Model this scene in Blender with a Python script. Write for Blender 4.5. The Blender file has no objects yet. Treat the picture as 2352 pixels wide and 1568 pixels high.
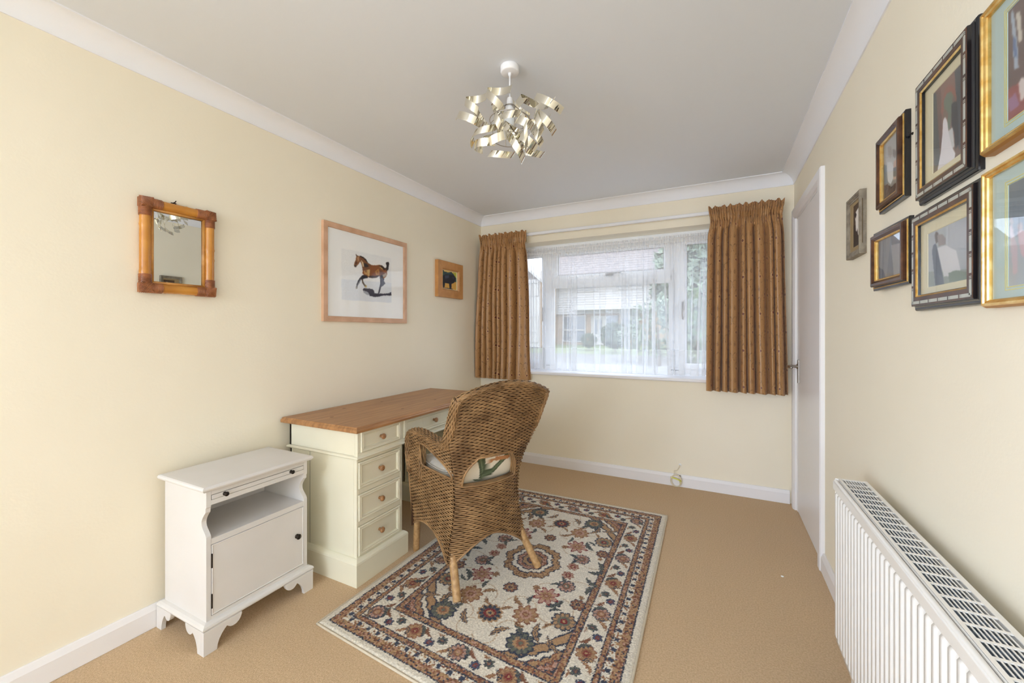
import bpy, math, random
import numpy as np
from mathutils import Vector, Matrix
random.seed(7)
RNG = np.random.default_rng(11)
SC = bpy.context.scene
COL = SC.collection

# ------------------------------------------------------------------ camera, sky, exposure
W, D, ZC, CC = 2.573, 3.464, 2.2546, 0.0797
H = ZC + CC
REAR = -4.4
CX, CZ, YAW, FPX, SHY = 2.081, 1.215, 0.4649, 935.27, -21.9
cam_d = bpy.data.cameras.new('camera')
cam = bpy.data.objects.new('camera', cam_d); COL.objects.link(cam)
cam.location = (CX, 0, CZ); cam.rotation_euler = (math.pi / 2, 0, YAW)
cam_d.sensor_width = 36; cam_d.sensor_fit = 'HORIZONTAL'
cam_d.lens = FPX / 2352 * 36; cam_d.shift_y = SHY / 2352
cam_d.clip_start = 0.02; cam_d.clip_end = 300
SC.camera = cam

wd = bpy.data.worlds.new('overcast_sky'); SC.world = wd; wd.use_nodes = True
nt = wd.node_tree; nt.nodes.clear()
bg = nt.nodes.new('ShaderNodeBackground'); wo = nt.nodes.new('ShaderNodeOutputWorld')
bg.inputs[0].default_value = (.72, .83, 1.0, 1); bg.inputs[1].default_value = 3.2
nt.links.new(bg.outputs[0], wo.inputs[0])

def area(name, loc, rot, sx, sy, power, color=(1, 1, 1), portal=False):
    l = bpy.data.lights.new(name, 'AREA'); l.shape = 'RECTANGLE'; l.size = sx; l.size_y = sy
    l.energy = power; l.color = color
    o = bpy.data.objects.new(name, l); COL.objects.link(o); o.location = loc; o.rotation_euler = rot
    if portal: l.cycles.is_portal = True
    return o
area('front_window_portal', (1.29, D + .34, 1.45), (-math.pi / 2, 0, 0), 2.2, 1.25, 1, portal=True)
area('added_rear_fill', ((.40 + 2.17) / 2, REAR - .13, 1.55), (math.pi / 2, 0, 0), 1.77, 1.2, 44, (.665, .80, 1.0))  # added fill lamp behind the camera, set in an invented rear window
area('added_left_fill', (-.13, -2.65, 1.1), (0, -math.pi / 2, 0), 2.1, 2.9, 98, (.665, .80, 1.0))  # added fill lamp at an invented opening in the unseen left wall

SC.view_settings.view_transform = 'Standard'; SC.view_settings.look = 'None'
SC.view_settings.gamma = 1; SC.view_settings.use_curve_mapping = False
SC.view_settings.exposure = 0.90
SC.cycles.use_denoising = True
SC.cycles.max_bounces = 14; SC.cycles.diffuse_bounces = 8; SC.cycles.glossy_bounces = 6
SC.cycles.transparent_max_bounces = 24; SC.cycles.transmission_bounces = 8
SC.cycles.caustics_reflective = False; SC.cycles.caustics_refractive = False
SC.cycles.sample_clamp_indirect = 6

# ------------------------------------------------------------------ photo-plane helper (flat artwork, traced outlines)
_cy, _sn = math.cos(YAW), math.sin(YAW)
FWD = np.array([-_sn, _cy, 0.]); RGT = np.array([_cy, _sn, 0.]); UPV = np.array([0, 0, 1.])
CAM = np.array([CX, 0, CZ])
def hit(u, v, axis, val):
    d = FWD + RGT * (u - 1176) / FPX - UPV * (v - 784 - SHY) / FPX
    return CAM + d * ((val - CAM[axis]) / d[axis])

# ------------------------------------------------------------------ colours and materials
def lin(c):
    c = np.asarray(c, float) / 255.
    return np.where(c <= .04045, c / 12.92, ((c + .055) / 1.055) ** 2.4)
def rgba(c): return (*[float(x) for x in lin(c)], 1.0)

def new_mat(name):
    m = bpy.data.materials.new(name); m.use_nodes = True
    n = m.node_tree; n.nodes.clear()
    out = n.nodes.new('ShaderNodeOutputMaterial'); b = n.nodes.new('ShaderNodeBsdfPrincipled')
    n.links.new(b.outputs[0], out.inputs[0])
    return m, n, b, out
def mat(name, c, rough=.5, metal=0., spec=.5, c2=None, scale=20., detail=3., stretch=(1, 1, 1), bump=0., bscale=200., sheen=0., fac=(.35, .65), bdetail=2.):
    m, n, b, out = new_mat(name)
    b.inputs['Base Color'].default_value = rgba(c); b.inputs['Roughness'].default_value = rough
    b.inputs['Metallic'].default_value = metal; b.inputs['Specular IOR Level'].default_value = spec
    if sheen: b.inputs['Sheen Weight'].default_value = sheen
    if c2 is not None or bump:
        tc = n.nodes.new('ShaderNodeTexCoord'); mp = n.nodes.new('ShaderNodeMapping')
        mp.inputs['Scale'].default_value = stretch; n.links.new(tc.outputs['Object'], mp.inputs[0])
    if c2 is not None:
        ns = n.nodes.new('ShaderNodeTexNoise'); ns.inputs['Scale'].default_value = scale; ns.inputs['Detail'].default_value = detail
        n.links.new(mp.outputs[0], ns.inputs[0])
        rp = n.nodes.new('ShaderNodeValToRGB')
        rp.color_ramp.elements[0].position = fac[0]; rp.color_ramp.elements[1].position = fac[1]
        rp.color_ramp.elements[0].color = rgba(c); rp.color_ramp.elements[1].color = rgba(c2)
        n.links.new(ns.outputs[0], rp.inputs[0]); n.links.new(rp.outputs[0], b.inputs['Base Color'])
    if bump:
        nb = n.nodes.new('ShaderNodeTexNoise'); nb.inputs['Scale'].default_value = bscale; nb.inputs['Detail'].default_value = bdetail
        n.links.new(mp.outputs[0], nb.inputs[0])
        bp = n.nodes.new('ShaderNodeBump'); bp.inputs['Strength'].default_value = bump; bp.inputs['Distance'].default_value = .004
        n.links.new(nb.outputs[0], bp.inputs['Height']); n.links.new(bp.outputs[0], b.inputs['Normal'])
    return m
def mat_attr(name, rough=.8, spec=.3, sheen=0., bump=0., bscale=400.):
    m, n, b, out = new_mat(name)
    a = n.nodes.new('ShaderNodeAttribute'); a.attribute_name = 'Col'
    n.links.new(a.outputs['Color'], b.inputs['Base Color'])
    b.inputs['Roughness'].default_value = rough; b.inputs['Specular IOR Level'].default_value = spec
    if sheen: b.inputs['Sheen Weight'].default_value = sheen
    if bump:
        tc = n.nodes.new('ShaderNodeTexCoord')
        nb = n.nodes.new('ShaderNodeTexNoise'); nb.inputs['Scale'].default_value = bscale
        n.links.new(tc.outputs['Object'], nb.inputs[0])
        bp = n.nodes.new('ShaderNodeBump'); bp.inputs['Strength'].default_value = bump; bp.inputs['Distance'].default_value = .003
        n.links.new(nb.outputs[0], bp.inputs['Height']); n.links.new(bp.outputs[0], b.inputs['Normal'])
    return m
def mat_glass(name, ior=1.45, tint=(1, 1, 1)):
    m = bpy.data.materials.new(name); m.use_nodes = True; n = m.node_tree; n.nodes.clear()
    out = n.nodes.new('ShaderNodeOutputMaterial'); mx = n.nodes.new('ShaderNodeMixShader')
    tr = n.nodes.new('ShaderNodeBsdfTransparent'); gl = n.nodes.new('ShaderNodeBsdfGlossy'); fr = n.nodes.new('ShaderNodeFresnel')
    tr.inputs[0].default_value = (*tint, 1); gl.inputs['Roughness'].default_value = 0.0
    ge = n.nodes.new('ShaderNodeNewGeometry'); mr = n.nodes.new('ShaderNodeMapRange')   # the same reflectance from either face of the sheet
    mr.inputs['To Min'].default_value = ior; mr.inputs['To Max'].default_value = 1 / ior
    n.links.new(ge.outputs['Backfacing'], mr.inputs['Value']); n.links.new(mr.outputs[0], fr.inputs[0])
    n.links.new(fr.outputs[0], mx.inputs[0]); n.links.new(tr.outputs[0], mx.inputs[1]); n.links.new(gl.outputs[0], mx.inputs[2])
    n.links.new(mx.outputs[0], out.inputs[0]); return m
def mat_net(name, opacity):
    m = bpy.data.materials.new(name); m.use_nodes = True; n = m.node_tree; n.nodes.clear()
    out = n.nodes.new('ShaderNodeOutputMaterial'); mx = n.nodes.new('ShaderNodeMixShader'); m2 = n.nodes.new('ShaderNodeMixShader')
    tr = n.nodes.new('ShaderNodeBsdfTransparent'); df = n.nodes.new('ShaderNodeBsdfDiffuse'); tl = n.nodes.new('ShaderNodeBsdfTranslucent')
    df.inputs[0].default_value = (.86, .87, .88, 1); tl.inputs[0].default_value = (.86, .87, .88, 1)
    m2.inputs[0].default_value = .3; n.links.new(df.outputs[0], m2.inputs[1]); n.links.new(tl.outputs[0], m2.inputs[2])
    mx.inputs[0].default_value = opacity
    n.links.new(tr.outputs[0], mx.inputs[1]); n.links.new(m2.outputs[0], mx.inputs[2]); n.links.new(mx.outputs[0], out.inputs[0]); return m

M = {}
M['wall'] = mat('cream_emulsion', (240, 232, 213), .85, spec=.25, c2=(237, 229, 209), scale=1.5, bump=.08, bscale=90)
M['ceiling'] = mat('ceiling_white', (224, 228, 234), .9, spec=.2, bump=.06, bscale=60)
M['coving'] = mat('coving_white', (236, 237, 241), .8, spec=.25)
M['white_gloss'] = mat('white_gloss_paint', (235, 233, 234), .35, spec=.45)
M['carpet'] = mat('beige_carpet', (218, 188, 150), .98, spec=.08, c2=(198, 166, 126), scale=160, detail=4, bump=.9, bscale=420, sheen=.2)
M['plaster_out'] = mat('outside_render', (225, 225, 222), .9)
M['upvc'] = mat('window_upvc', (240, 241, 243), .3, spec=.5)
M['glass'] = mat_glass('window_glass', 1.3)
M['pic_glass'] = mat_glass('picture_glass', 1.36); M['art_glass'] = mat_glass('low_sheen_picture_glass', 1.2)
M['net'] = mat_net('net_voile', .40); M['net_hem'] = mat_net('net_voile_hem', .55); M['net_head'] = mat_net('net_voile_heading', .7)
M['steel'] = mat('satin_steel', (178, 172, 165), .3, metal=1.)
M['nickel'] = mat('dull_nickel', (150, 146, 140), .35, metal=1.)
M['black'] = mat('black_edge', (25, 22, 22), .5)
M['bronze'] = mat('dark_bronze', (52, 44, 38), .35, metal=.6)
M['cab'] = mat('cabinet_paint', (222, 219, 217), .45, spec=.4, c2=(218, 215, 212), scale=4)
M['desk'] = mat('desk_paint', (232, 228, 208), .42, spec=.4, c2=(228, 224, 202), scale=4)
M['gap'] = mat('shadow_gap', (70, 62, 52), .9)
M['pine'] = mat('stained_pine', (178, 130, 84), .38, spec=.45, c2=(142, 98, 60), scale=5, detail=6, stretch=(14, .8, 8), fac=(.38, .7), bump=.05, bscale=20)
M['pine_knot'] = mat('pine_knot', (92, 52, 32), .45)
M['knob'] = mat('turned_knob', (166, 122, 80), .35, spec=.5, c2=(140, 98, 62), scale=60)
M['wicker'] = mat('wicker_strand', (170, 134, 92), .42, spec=.45, c2=(112, 82, 52), scale=14, detail=5, fac=(.3, .72))
M['wicker_light'] = mat('wicker_wrap', (196, 160, 112), .45, spec=.4, c2=(156, 118, 76), scale=60, fac=(.3, .7))
M['wicker_dark'] = mat('wicker_core_shade', (72, 46, 26), .7)  # brown of stakes and cores, also darkens the weave gaps like shade
M['cush'] = mat('cushion_calico', (222, 216, 206), .9, spec=.15, c2=(212, 206, 196), scale=8, bump=.25, bscale=300)
M['cush_print'] = mat_attr('cushion_print', .9, .15, bump=.3, bscale=260)
M['rug'] = mat_attr('rug_pile', .97, .05, sheen=.15, bump=.6, bscale=500)
M['rug_edge'] = mat('rug_binding', (205, 193, 172), .9, spec=.1, bump=.5, bscale=300)
M['curtain'] = mat_attr('curtain_satin', .36, .5, sheen=.15, bump=.1, bscale=300)
M['heading'] = mat('curtain_lining', (190, 165, 120), .8)
M['track'] = mat('curtain_track_white', (236, 236, 238), .35)
M['bamboo'] = mat('bamboo', (208, 146, 62), .25, spec=.6, c2=(176, 112, 40), scale=9, stretch=(1, 1, 1), detail=4, fac=(.3, .75))
M['cane'] = mat('split_cane', (205, 150, 80), .35, c2=(180, 122, 56), scale=20)
M['rattan'] = mat('rattan_wrap', (166, 104, 62), .35, spec=.5, c2=(130, 76, 42), scale=40)
M['mirror'] = mat('mirror_silver', (235, 238, 236), .0, metal=1.)
M['oak'] = mat('limed_oak', (216, 176, 146), .5, c2=(196, 154, 122), scale=12, stretch=(1, 1, 1), detail=6, fac=(.3, .7))
M['oak2'] = mat('honey_oak', (205, 150, 90), .45, c2=(180, 126, 70), scale=14, detail=6, fac=(.3, .7))
M['art'] = mat_attr('printed_paper', .7, .2)
M['canvas'] = mat_attr('painted_canvas', .45, .4, bump=.35, bscale=120)
M['mount_cream'] = mat('mount_cream', (226, 216, 178), .85)
M['mount_blue'] = mat('mount_duck_egg', (186, 206, 200), .85)
M['mount_tan'] = mat('mount_tan', (150, 128, 92), .85)
M['slip'] = mat('mount_slip', (214, 208, 130), .7)
M['gilt'] = mat('gilt', (236, 200, 128), .26, metal=.85, c2=(214, 168, 88), scale=60)
M['gilt_dull'] = mat('gilt_side', (176, 128, 70), .5, metal=.3)
M['walnut'] = mat('walnut_veneer', (92, 58, 38), .25, spec=.5, c2=(52, 30, 22), scale=30, detail=5)
M['ebony'] = mat('ebonised_black', (22, 22, 26), .18, spec=.6)
M['inlay'] = mat('pewter_inlay', (186, 188, 178), .3, metal=.2)
M['greywood'] = mat('grey_washed_wood', (140, 130, 112), .6, c2=(112, 100, 84), scale=40)
M['back_board'] = mat('brown_board', (120, 92, 68), .8, c2=(98, 72, 52), scale=60)
M['chrome'] = mat('champagne_chrome', (233, 229, 216), .04, metal=1.)
M['lamp_white'] = mat('lamp_white', (240, 240, 242), .4)
M['bulb'] = mat('bulb_opal', (235, 235, 232), .2)
M['rad'] = mat('radiator_enamel', (238, 235, 230), .3, spec=.5)
M['fin'] = mat('convector_fin', (176, 188, 202), .45, metal=.4)
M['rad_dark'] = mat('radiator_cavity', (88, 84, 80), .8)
M['cable'] = mat('aged_white_cable', (222, 212, 188), .5)
M['tie'] = mat('yellow_tie', (222, 220, 110), .5)
M['clad'] = mat('white_cladding', (172, 166, 158), .6)
M['tile'] = mat('roof_tile', (120, 108, 102), .8, c2=(104, 94, 90), scale=3)
M['hung'] = mat('dark_tile_hanging', (110, 98, 92), .8)
M['brick'] = mat('tan_brick', (164, 134, 100), .85, c2=(148, 120, 90), scale=6)
M['dark_glass'] = mat('far_window_glass', (80, 86, 90), .15, spec=.6)
M['lawn'] = mat('lawn_grass', (112, 122, 74), .95, c2=(96, 108, 62), scale=3)
M['drive'] = mat('pale_concrete', (104, 100, 95), .9, c2=(94, 90, 86), scale=4)
M['paving'] = mat('bounce_paving', (196, 192, 184), .9)  # unseen ground, made pale to bounce light up to the ceiling
M['leaf'] = mat('laurel_leaf', (92, 112, 70), .45, c2=(66, 88, 50), scale=5)
M['leaf2'] = mat('grey_green_leaf', (118, 130, 108), .6, c2=(94, 106, 86), scale=4)
M['hedge'] = mat('clipped_leaf', (74, 88, 62), .7, c2=(58, 72, 48), scale=4)
M['stem'] = mat('brown_stem', (96, 78, 58), .8)
M['chip'] = mat('white_fluff', (240, 240, 236), .8)

# ------------------------------------------------------------------ mesh builder
class MB:
    def __init__(s): s.v = []; s.f = []; s.sm = []
    def add(s, vs, fs, smooth=False):
        k = len(s.v); s.v += [tuple(float(c) for c in p) for p in vs]
        s.f += [tuple(i + k for i in f) for f in fs]; s.sm += [smooth] * len(fs); return s
    def box(s, x0, x1, y0, y1, z0, z1):
        if x0 > x1: x0, x1 = x1, x0
        if y0 > y1: y0, y1 = y1, y0
        if z0 > z1: z0, z1 = z1, z0
        vs = [(x, y, z) for z in (z0, z1) for y in (y0, y1) for x in (x0, x1)]
        return s.add(vs, [(0, 2, 3, 1), (4, 5, 7, 6), (0, 1, 5, 4), (2, 6, 7, 3), (0, 4, 6, 2), (1, 3, 7, 5)])
    def loops(s, Ls, closed_loop=True, closed_path=False, cap=False, smooth=False):
        """connect successive vertex loops (each a list of the same length)"""
        n = len(Ls[0]); vs = [p for L in Ls for p in L]; fs = []
        m = len(Ls)
        for i in range(m if closed_path else m - 1):
            a, b = i * n, ((i + 1) % m) * n
            for j in range(n if closed_loop else n - 1):
                k = (j + 1) % n
                fs.append((a + j, a + k, b + k, b + j))
        if cap and not closed_path:
            fs.append(tuple(range(n - 1, -1, -1))); fs.append(tuple((m - 1) * n + j for j in range(n)))
        return s.add(vs, fs, smooth)
    def tube(s, pts, r, n=8, cap=True, closed=False, flat=None, ref=None):
        """r: radius or list; flat=(a,b) oval half-sizes along (ref, tangent x ref)"""
        P = [np.asarray(p, float) for p in pts]; L = []
        m = len(P); prev = None
        for i in range(m):
            if closed: t = P[(i + 1) % m] - P[i - 1]
            else: t = P[min(i + 1, m - 1)] - P[max(i - 1, 0)]
            t = t / (np.linalg.norm(t) + 1e-12)
            if ref is not None: g = np.asarray(ref[i] if isinstance(ref, list) else ref, float)
            elif prev is not None: g = prev
            else: g = np.array([0, 0, 1.]) if abs(t[2]) < .9 else np.array([1., 0, 0])
            a = g - t * (g @ t); a /= np.linalg.norm(a) + 1e-12
            b = np.cross(t, a); prev = a
            rr = r[i] if isinstance(r, (list, tuple, np.ndarray)) else r
            ra, rb = (flat if flat else (rr, rr))
            L.append([P[i] + a * ra * math.cos(2 * math.pi * k / n) + b * rb * math.sin(2 * math.pi * k / n) for k in range(n)])
        return s.loops(L, True, closed, cap and not closed, True)
    def lathe(s, prof, o, ax, n=20, cap=True):
        ax = np.asarray(ax, float); ax /= np.linalg.norm(ax)
        g = np.array([0, 0, 1.]) if abs(ax[2]) < .9 else np.array([1., 0, 0])
        a = g - ax * (g @ ax); a /= np.linalg.norm(a); b = np.cross(ax, a); o = np.asarray(o, float)
        L = [[o + ax * h + (a * math.cos(2 * math.pi * k / n) + b * math.sin(2 * math.pi * k / n)) * r for k in range(n)] for r, h in prof]
        return s.loops(L, True, False, cap, True)
    def prism(s, poly, fn, h0, h1):
        """poly [(a,b)] extruded from h0 to h1 through fn(a,b,h)"""
        n = len(poly)
        vs = [fn(a, b, h0) for a, b in poly] + [fn(a, b, h1) for a, b in poly]
        fs = [tuple(range(n - 1, -1, -1)), tuple(range(n, 2 * n))] + [(i, (i + 1) % n, n + (i + 1) % n, n + i) for i in range(n)]
        return s.add(vs, fs)
    def frame(s, a0, a1, b0, b1, prof, fn):
        """mitred rectangular frame; prof [(inset, height)] closed section"""
        L = [[fn(a0 + i, b0 + i, h), fn(a1 - i, b0 + i, h), fn(a1 - i, b1 - i, h), fn(a0 + i, b1 - i, h)] for i, h in prof]
        return s.loops(L, True, True)
    def build(s, name, m, parent=None, bevel=0., seg=2, sharp=None, kind=None, label=None):
        me = bpy.data.meshes.new(name); me.from_pydata(s.v, [], s.f); me.update()
        o = finish(me, name, m, parent)
        bmfix(me)
        sm = s.sm
        if any(sm):
            me.polygons.foreach_set('use_smooth', sm)
            if not all(sm) or sharp: me.set_sharp_from_angle(angle=math.radians(sharp or 50))
        if bevel:
            b = o.modifiers.new('edge_round', 'BEVEL'); b.width = bevel; b.segments = seg; b.limit_method = 'ANGLE'; b.angle_limit = math.radians(40)
        if kind: o['kind'] = kind
        if label: o['label'] = label
        return o
import bmesh
def bmfix(me):
    bm = bmesh.new(); bm.from_mesh(me); bmesh.ops.recalc_face_normals(bm, faces=bm.faces); bm.to_mesh(me); bm.free()
ROOTM = {}
def root_of(o):
    while o.parent: o = o.parent
    return o
def finish(me, name, m, parent):
    o = bpy.data.objects.new(name, me); COL.objects.link(o)
    if m: me.materials.append(M[m] if isinstance(m, str) else m)
    if parent is not None:
        o.parent = parent
        R = root_of(parent)
        if R.get('_w', 1):
            mw = Matrix.LocRotScale(R.location, R.rotation_euler, None)
            if R.type == 'EMPTY': me.transform(mw.inverted())
    return o
def thing(name, label, cat, loc=(0, 0, 0), rotz=0., group=None, local=False):
    o = bpy.data.objects.new(name, None); COL.objects.link(o); o.empty_display_size = .1
    o.location = loc; o.rotation_euler = (0, 0, rotz); o['label'] = label; o['category'] = cat
    if local: o['_w'] = 0
    if group: o['group'] = group
    return o
def tag(o, label, cat, group=None, kind=None):
    o['label'] = label; o['category'] = cat
    if group: o['group'] = group
    if kind: o['kind'] = kind
    return o
def struct(o): o['kind'] = 'structure'; return o
def grid_obj(name, P, m, parent=None, cols=None, smooth=True, mask=None):
    """P (nv,nu,3) array -> mesh grid, cols (nv,nu,3) sRGB 0-255"""
    nv, nu = P.shape[:2]
    idx = np.arange(nv * nu).reshape(nv, nu)
    q = np.stack([idx[:-1, :-1], idx[:-1, 1:], idx[1:, 1:], idx[1:, :-1]], -1).reshape(-1, 4)
    if mask is not None: q = q[mask.reshape(-1)]
    me = bpy.data.meshes.new(name)
    me.vertices.add(nv * nu); me.vertices.foreach_set('co', P.reshape(-1).astype(np.float32))
    me.loops.add(q.size); me.loops.foreach_set('vertex_index', q.reshape(-1).astype(np.int32))
    me.polygons.add(len(q)); me.polygons.foreach_set('loop_start', np.arange(0, q.size, 4, dtype=np.int32))
    me.polygons.foreach_set('use_smooth', np.full(len(q), smooth))
    me.update(); me.validate()
    if cols is not None:
        a = me.color_attributes.new('Col', 'FLOAT_COLOR', 'POINT')
        c = np.ones((nv * nu, 4), np.float32); c[:, :3] = lin(np.clip(cols, 0, 255)).reshape(-1, 3)
        a.data.foreach_set('color', c.reshape(-1))
    return finish(me, name, m, parent)
def in_poly(X, Y, poly):
    r = np.zeros(X.shape, bool); n = len(poly)
    for i in range(n):
        x0, y0 = poly[i]; x1, y1 = poly[(i + 1) % n]
        if y0 == y1: continue
        c = ((y0 > Y) != (y1 > Y)) & (X < (x1 - x0) * (Y - y0) / (y1 - y0) + x0)
        r ^= c
    return r
def blur(C, k=1):
    for _ in range(k):
        P = np.pad(C, ((1, 1), (1, 1), (0, 0)), 'edge')
        C = (P[:-2, 1:-1] + P[2:, 1:-1] + P[1:-1, :-2] + P[1:-1, 2:] + 2 * P[1:-1, 1:-1]) / 6
    return C
LWm = lambda a, b, h: (h, a, b)
RWm = lambda a, b, h: (W - h, a, b)
BWm = lambda a, b, h: (a, D - h, b)
def lerp(a, b, t): return a + (b - a) * t
def interp(x, xs, ys): return float(np.interp(x, xs, ys))

# ================================================================== ROOM SHELL
T = .12
MB().box(-T, W + T, REAR - T, D + .3, -.08, 0).build('floor', 'carpet')['kind'] = 'structure'
MB().box(-T, W + T, REAR - T, D + .3, H, H + .08).build('ceiling', 'ceiling')['kind'] = 'structure'
PY0, PY1, PZ0, PZ1 = -4.1, -1.2, .05, 2.15
m = MB(); m.box(-T, 0, REAR - T, PY0, 0, H); m.box(-T, 0, PY1, D + .3, 0, H); m.box(-T, 0, PY0, PY1, 0, PZ0); m.box(-T, 0, PY0, PY1, PZ1, H)
m.build('wall_left', 'wall')['kind'] = 'structure'
# back wall round the window opening
WX0, WX1, WZ0, WZ1, REC = .20, 2.38, .84, 2.043, .17
m = MB()
m.box(0, W, D, D + .3, 0, WZ0 - .01); m.box(0, W, D, D + .3, WZ1, H)
m.box(0, WX0, D, D + .3, WZ0 - .01, WZ1); m.box(WX1, W, D, D + .3, WZ0 - .01, WZ1)
m.build('wall_back', 'wall')['kind'] = 'structure'
# right wall round the door opening
DY0, DY1, DZ = 2.605, 3.345, 2.0
m = MB()
m.box(W, W + T, REAR - T, DY0, 0, H); m.box(W, W + T, DY1, D + .3, 0, H); m.box(W, W + T, DY0, DY1, DZ, H)
m.build('wall_right', 'wall')['kind'] = 'structure'
# rear wall, far behind the camera, with an invented window added to light the room
RX0, RX1, RZ0, RZ1 = .40, 2.17, .95, 2.15
m = MB(); m.box(0, W, REAR - T, REAR, RZ1, H); m.box(0, W, REAR - T, REAR, 0, RZ0); m.box(0, RX0, REAR - T, REAR, RZ0, RZ1); m.box(RX1, W, REAR - T, REAR, RZ0, RZ1)
m.build('wall_rear', 'wall')['kind'] = 'structure'
w2 = struct(bpy.data.objects.new('added_rear_window', None)); COL.objects.link(w2); w2.location = (W / 2, REAR, RZ0)
fr_ = lambda a, b, h: (a, REAR - .09 + h, b); pm = (RX0 + RX1) / 2
m = MB(); m.frame(RX0, RX1, RZ0, RZ1, [(0, 0), (0, .06), (.05, .06), (.05, 0)], fr_); m.box(pm - .03, pm + .03, REAR - .09, REAR - .03, RZ0 + .04, RZ1 - .04); m.build('window_frame', 'upvc', w2)
for a, b in ((RX0 + .05, pm - .03), (pm + .03, RX1 - .05)): MB().box(a, b, REAR - .065, REAR - .06, RZ0 + .05, RZ1 - .05).build('pane', 'glass', w2)
# patio doors invented in the left wall behind the camera to let light in
w3 = struct(bpy.data.objects.new('added_patio_doors', None)); COL.objects.link(w3); w3.location = (0, (PY0 + PY1) / 2, PZ0)
fr_ = lambda a, b, h: (-.09 + h, a, b); pm = (PY0 + PY1) / 2
m = MB(); m.frame(PY0, PY1, PZ0, PZ1, [(0, 0), (0, .06), (.05, .06), (.05, 0)], fr_); m.box(-.09, -.03, pm - .035, pm + .035, PZ0 + .04, PZ1 - .04); m.build('window_frame', 'upvc', w3)
for a, b in ((PY0 + .05, pm - .035), (pm + .035, PY1 - .05)): MB().box(-.065, -.06, a, b, PZ0 + .05, PZ1 - .05).build('pane', 'glass', w3)

# coving (concave quarter round with small lips) along each wall
prof = [(0, 0), (.006, 0)] + [(CC - (CC - .006) * math.cos(t), (CC - .006) * math.sin(t)) for t in np.linspace(0.02, math.pi / 2 - .02, 12)] + [(CC, CC - .006), (CC, CC), (0, CC)]
def coving(name, A, B, inA, inB, nrm):
    """A->B along the wall at its foot; nrm = direction into the room; mitred at both ends"""
    A, B, nrm = np.array(A), np.array(B), np.array(nrm); t = (B - A) / np.linalg.norm(B - A)
    L = []
    for e, s in ((A, inA), (B, inB)):
        L.append([e + nrm * p + t * (p * s) + np.array([0, 0, q + .0003]) for p, q in prof])
    m = MB(); m.loops(L, True, False, True, True)
    return struct(m.build(name, 'coving', sharp=35))
z = ZC
tl = coving('trim_1', (0.0, REAR, z), (0.0, D, z), 1, -1, (1, 0, 0))
coving('trim_2', (0, D, z), (W, D, z), 1, -1, (0, -1, 0))
coving('trim_3', (W, D, z), (W, REAR, z), 1, -1, (-1, 0, 0))
coving('trim_4', (W, REAR, z), (0, REAR, z), 1, -1, (0, 1, 0))
# hairline crack across the left coving
ck = []
cr = random.Random(3); yc = float(hit(133, 45, 0, .03)[1])
for t in np.linspace(0.05, math.pi / 2 - .05, 9):
    ck.append((CC - (CC - .0035) * math.cos(t), yc + cr.uniform(-.006, .006), ZC + (CC - .0035) * math.sin(t)))
MB().tube(ck, .0009, 5).build('crack', 'gap', tl)

def base_prof(): return [(0, 0), (.0177, 0), (.0177, .072), (.0135, .082), (.0085, .0946), (0, .0946)]
def baseboard(name, A, B, nrm):
    A, B, nrm = np.array(A, float), np.array(B, float), np.array(nrm, float)
    L = [[e + nrm * p + np.array([0, 0, q]) for p, q in base_prof()] for e in (A, B)]
    return struct(MB().loops(L, True, False, True).build(name, 'white_gloss', bevel=.002))
baseboard('baseboard_left', (0, PY1, 0), (0, D, 0), (1, 0, 0))
baseboard('baseboard_back', (.018, D, 0), (W - .026, D, 0), (0, -1, 0))
baseboard('baseboard_right', (W, REAR, 0), (W, 2.552, 0), (-1, 0, 0))
baseboard('baseboard_rear', (0.018, REAR, 0), (W - .018, REAR, 0), (0, 1, 0))

# ------------------------------------------------------------------ door
door = struct(bpy.data.objects.new('door_1', None)); COL.objects.link(door); door.location = (W, (DY0 + DY1) / 2, 0)
cas = [(0, 0), (0, .017), (.006, .022), (.05, .022), (.062, .016), (.07, .012), (.07, 0)]
# architrave: three-sided
def architrave():
    y0, y1, zt = 2.553, 3.42, 2.058
    L = []
    for i, h in cas:
        L.append([(W - h, y0 + i, 0), (W - h, y0 + i, zt - i), (W - h, y1 - i, zt - i), (W - h, y1 - i, 0)])
    m = MB(); m.loops(L, False, True)
    n = len(cas)
    return m
m = architrave(); m.build('architrave', 'white_gloss', door)
m = MB(); m.box(W, W + T, DY0, DY0 + .018, 0, DZ); m.box(W, W + T, DY1 - .018, DY1, 0, DZ); m.box(W, W + T, DY0, DY1, DZ - .018, DZ)
m.build('door_lining', 'white_gloss', door)
L0, L1, LZ0, LZ1 = 2.626, 3.325, .006, 1.98
cols = [(2.705, 2.915), (3.035, 3.245)]; rows = [(.20, .80), (.955, 1.572), (1.655, 1.885)]
m = MB()  # stiles and rails, the six panels recessed with raised fields
ys = [L0, cols[0][0], cols[0][1], cols[1][0], cols[1][1], L1]; zs = [LZ0, rows[0][0], rows[0][1], rows[1][0], rows[1][1], rows[2][0], rows[2][1], LZ1]
for i in range(5):
    for j in range(7):
        if i in (1, 3) and j in (1, 3, 5): continue
        m.box(W + .001, W + .036, ys[i], ys[i + 1], zs[j], zs[j + 1])
leaf = m.build('door_leaf', 'white_gloss', door)
for a, b in cols:
    for c, d in rows:
        p = MB(); dm = lambda y, z_, h: (W + .001 + .012 - h, y, z_)
        p.loops([[dm(a + i, c + i, h), dm(b - i, c + i, h), dm(b - i, d - i, h), dm(a + i, d - i, h)] for i, h in ((0, .012), (.012, .002), (.02, 0), (.03, .0), (.05, .010))], True, False, True)
        p.build('door_panel', 'white_gloss', leaf)
hd = MB(); hy = 3.285
hd.box(W - .006, W + .002, hy - .021, hy + .021, .872, 1.03)
hdo = hd.build('door_handle', 'steel', door, bevel=.003)
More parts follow.
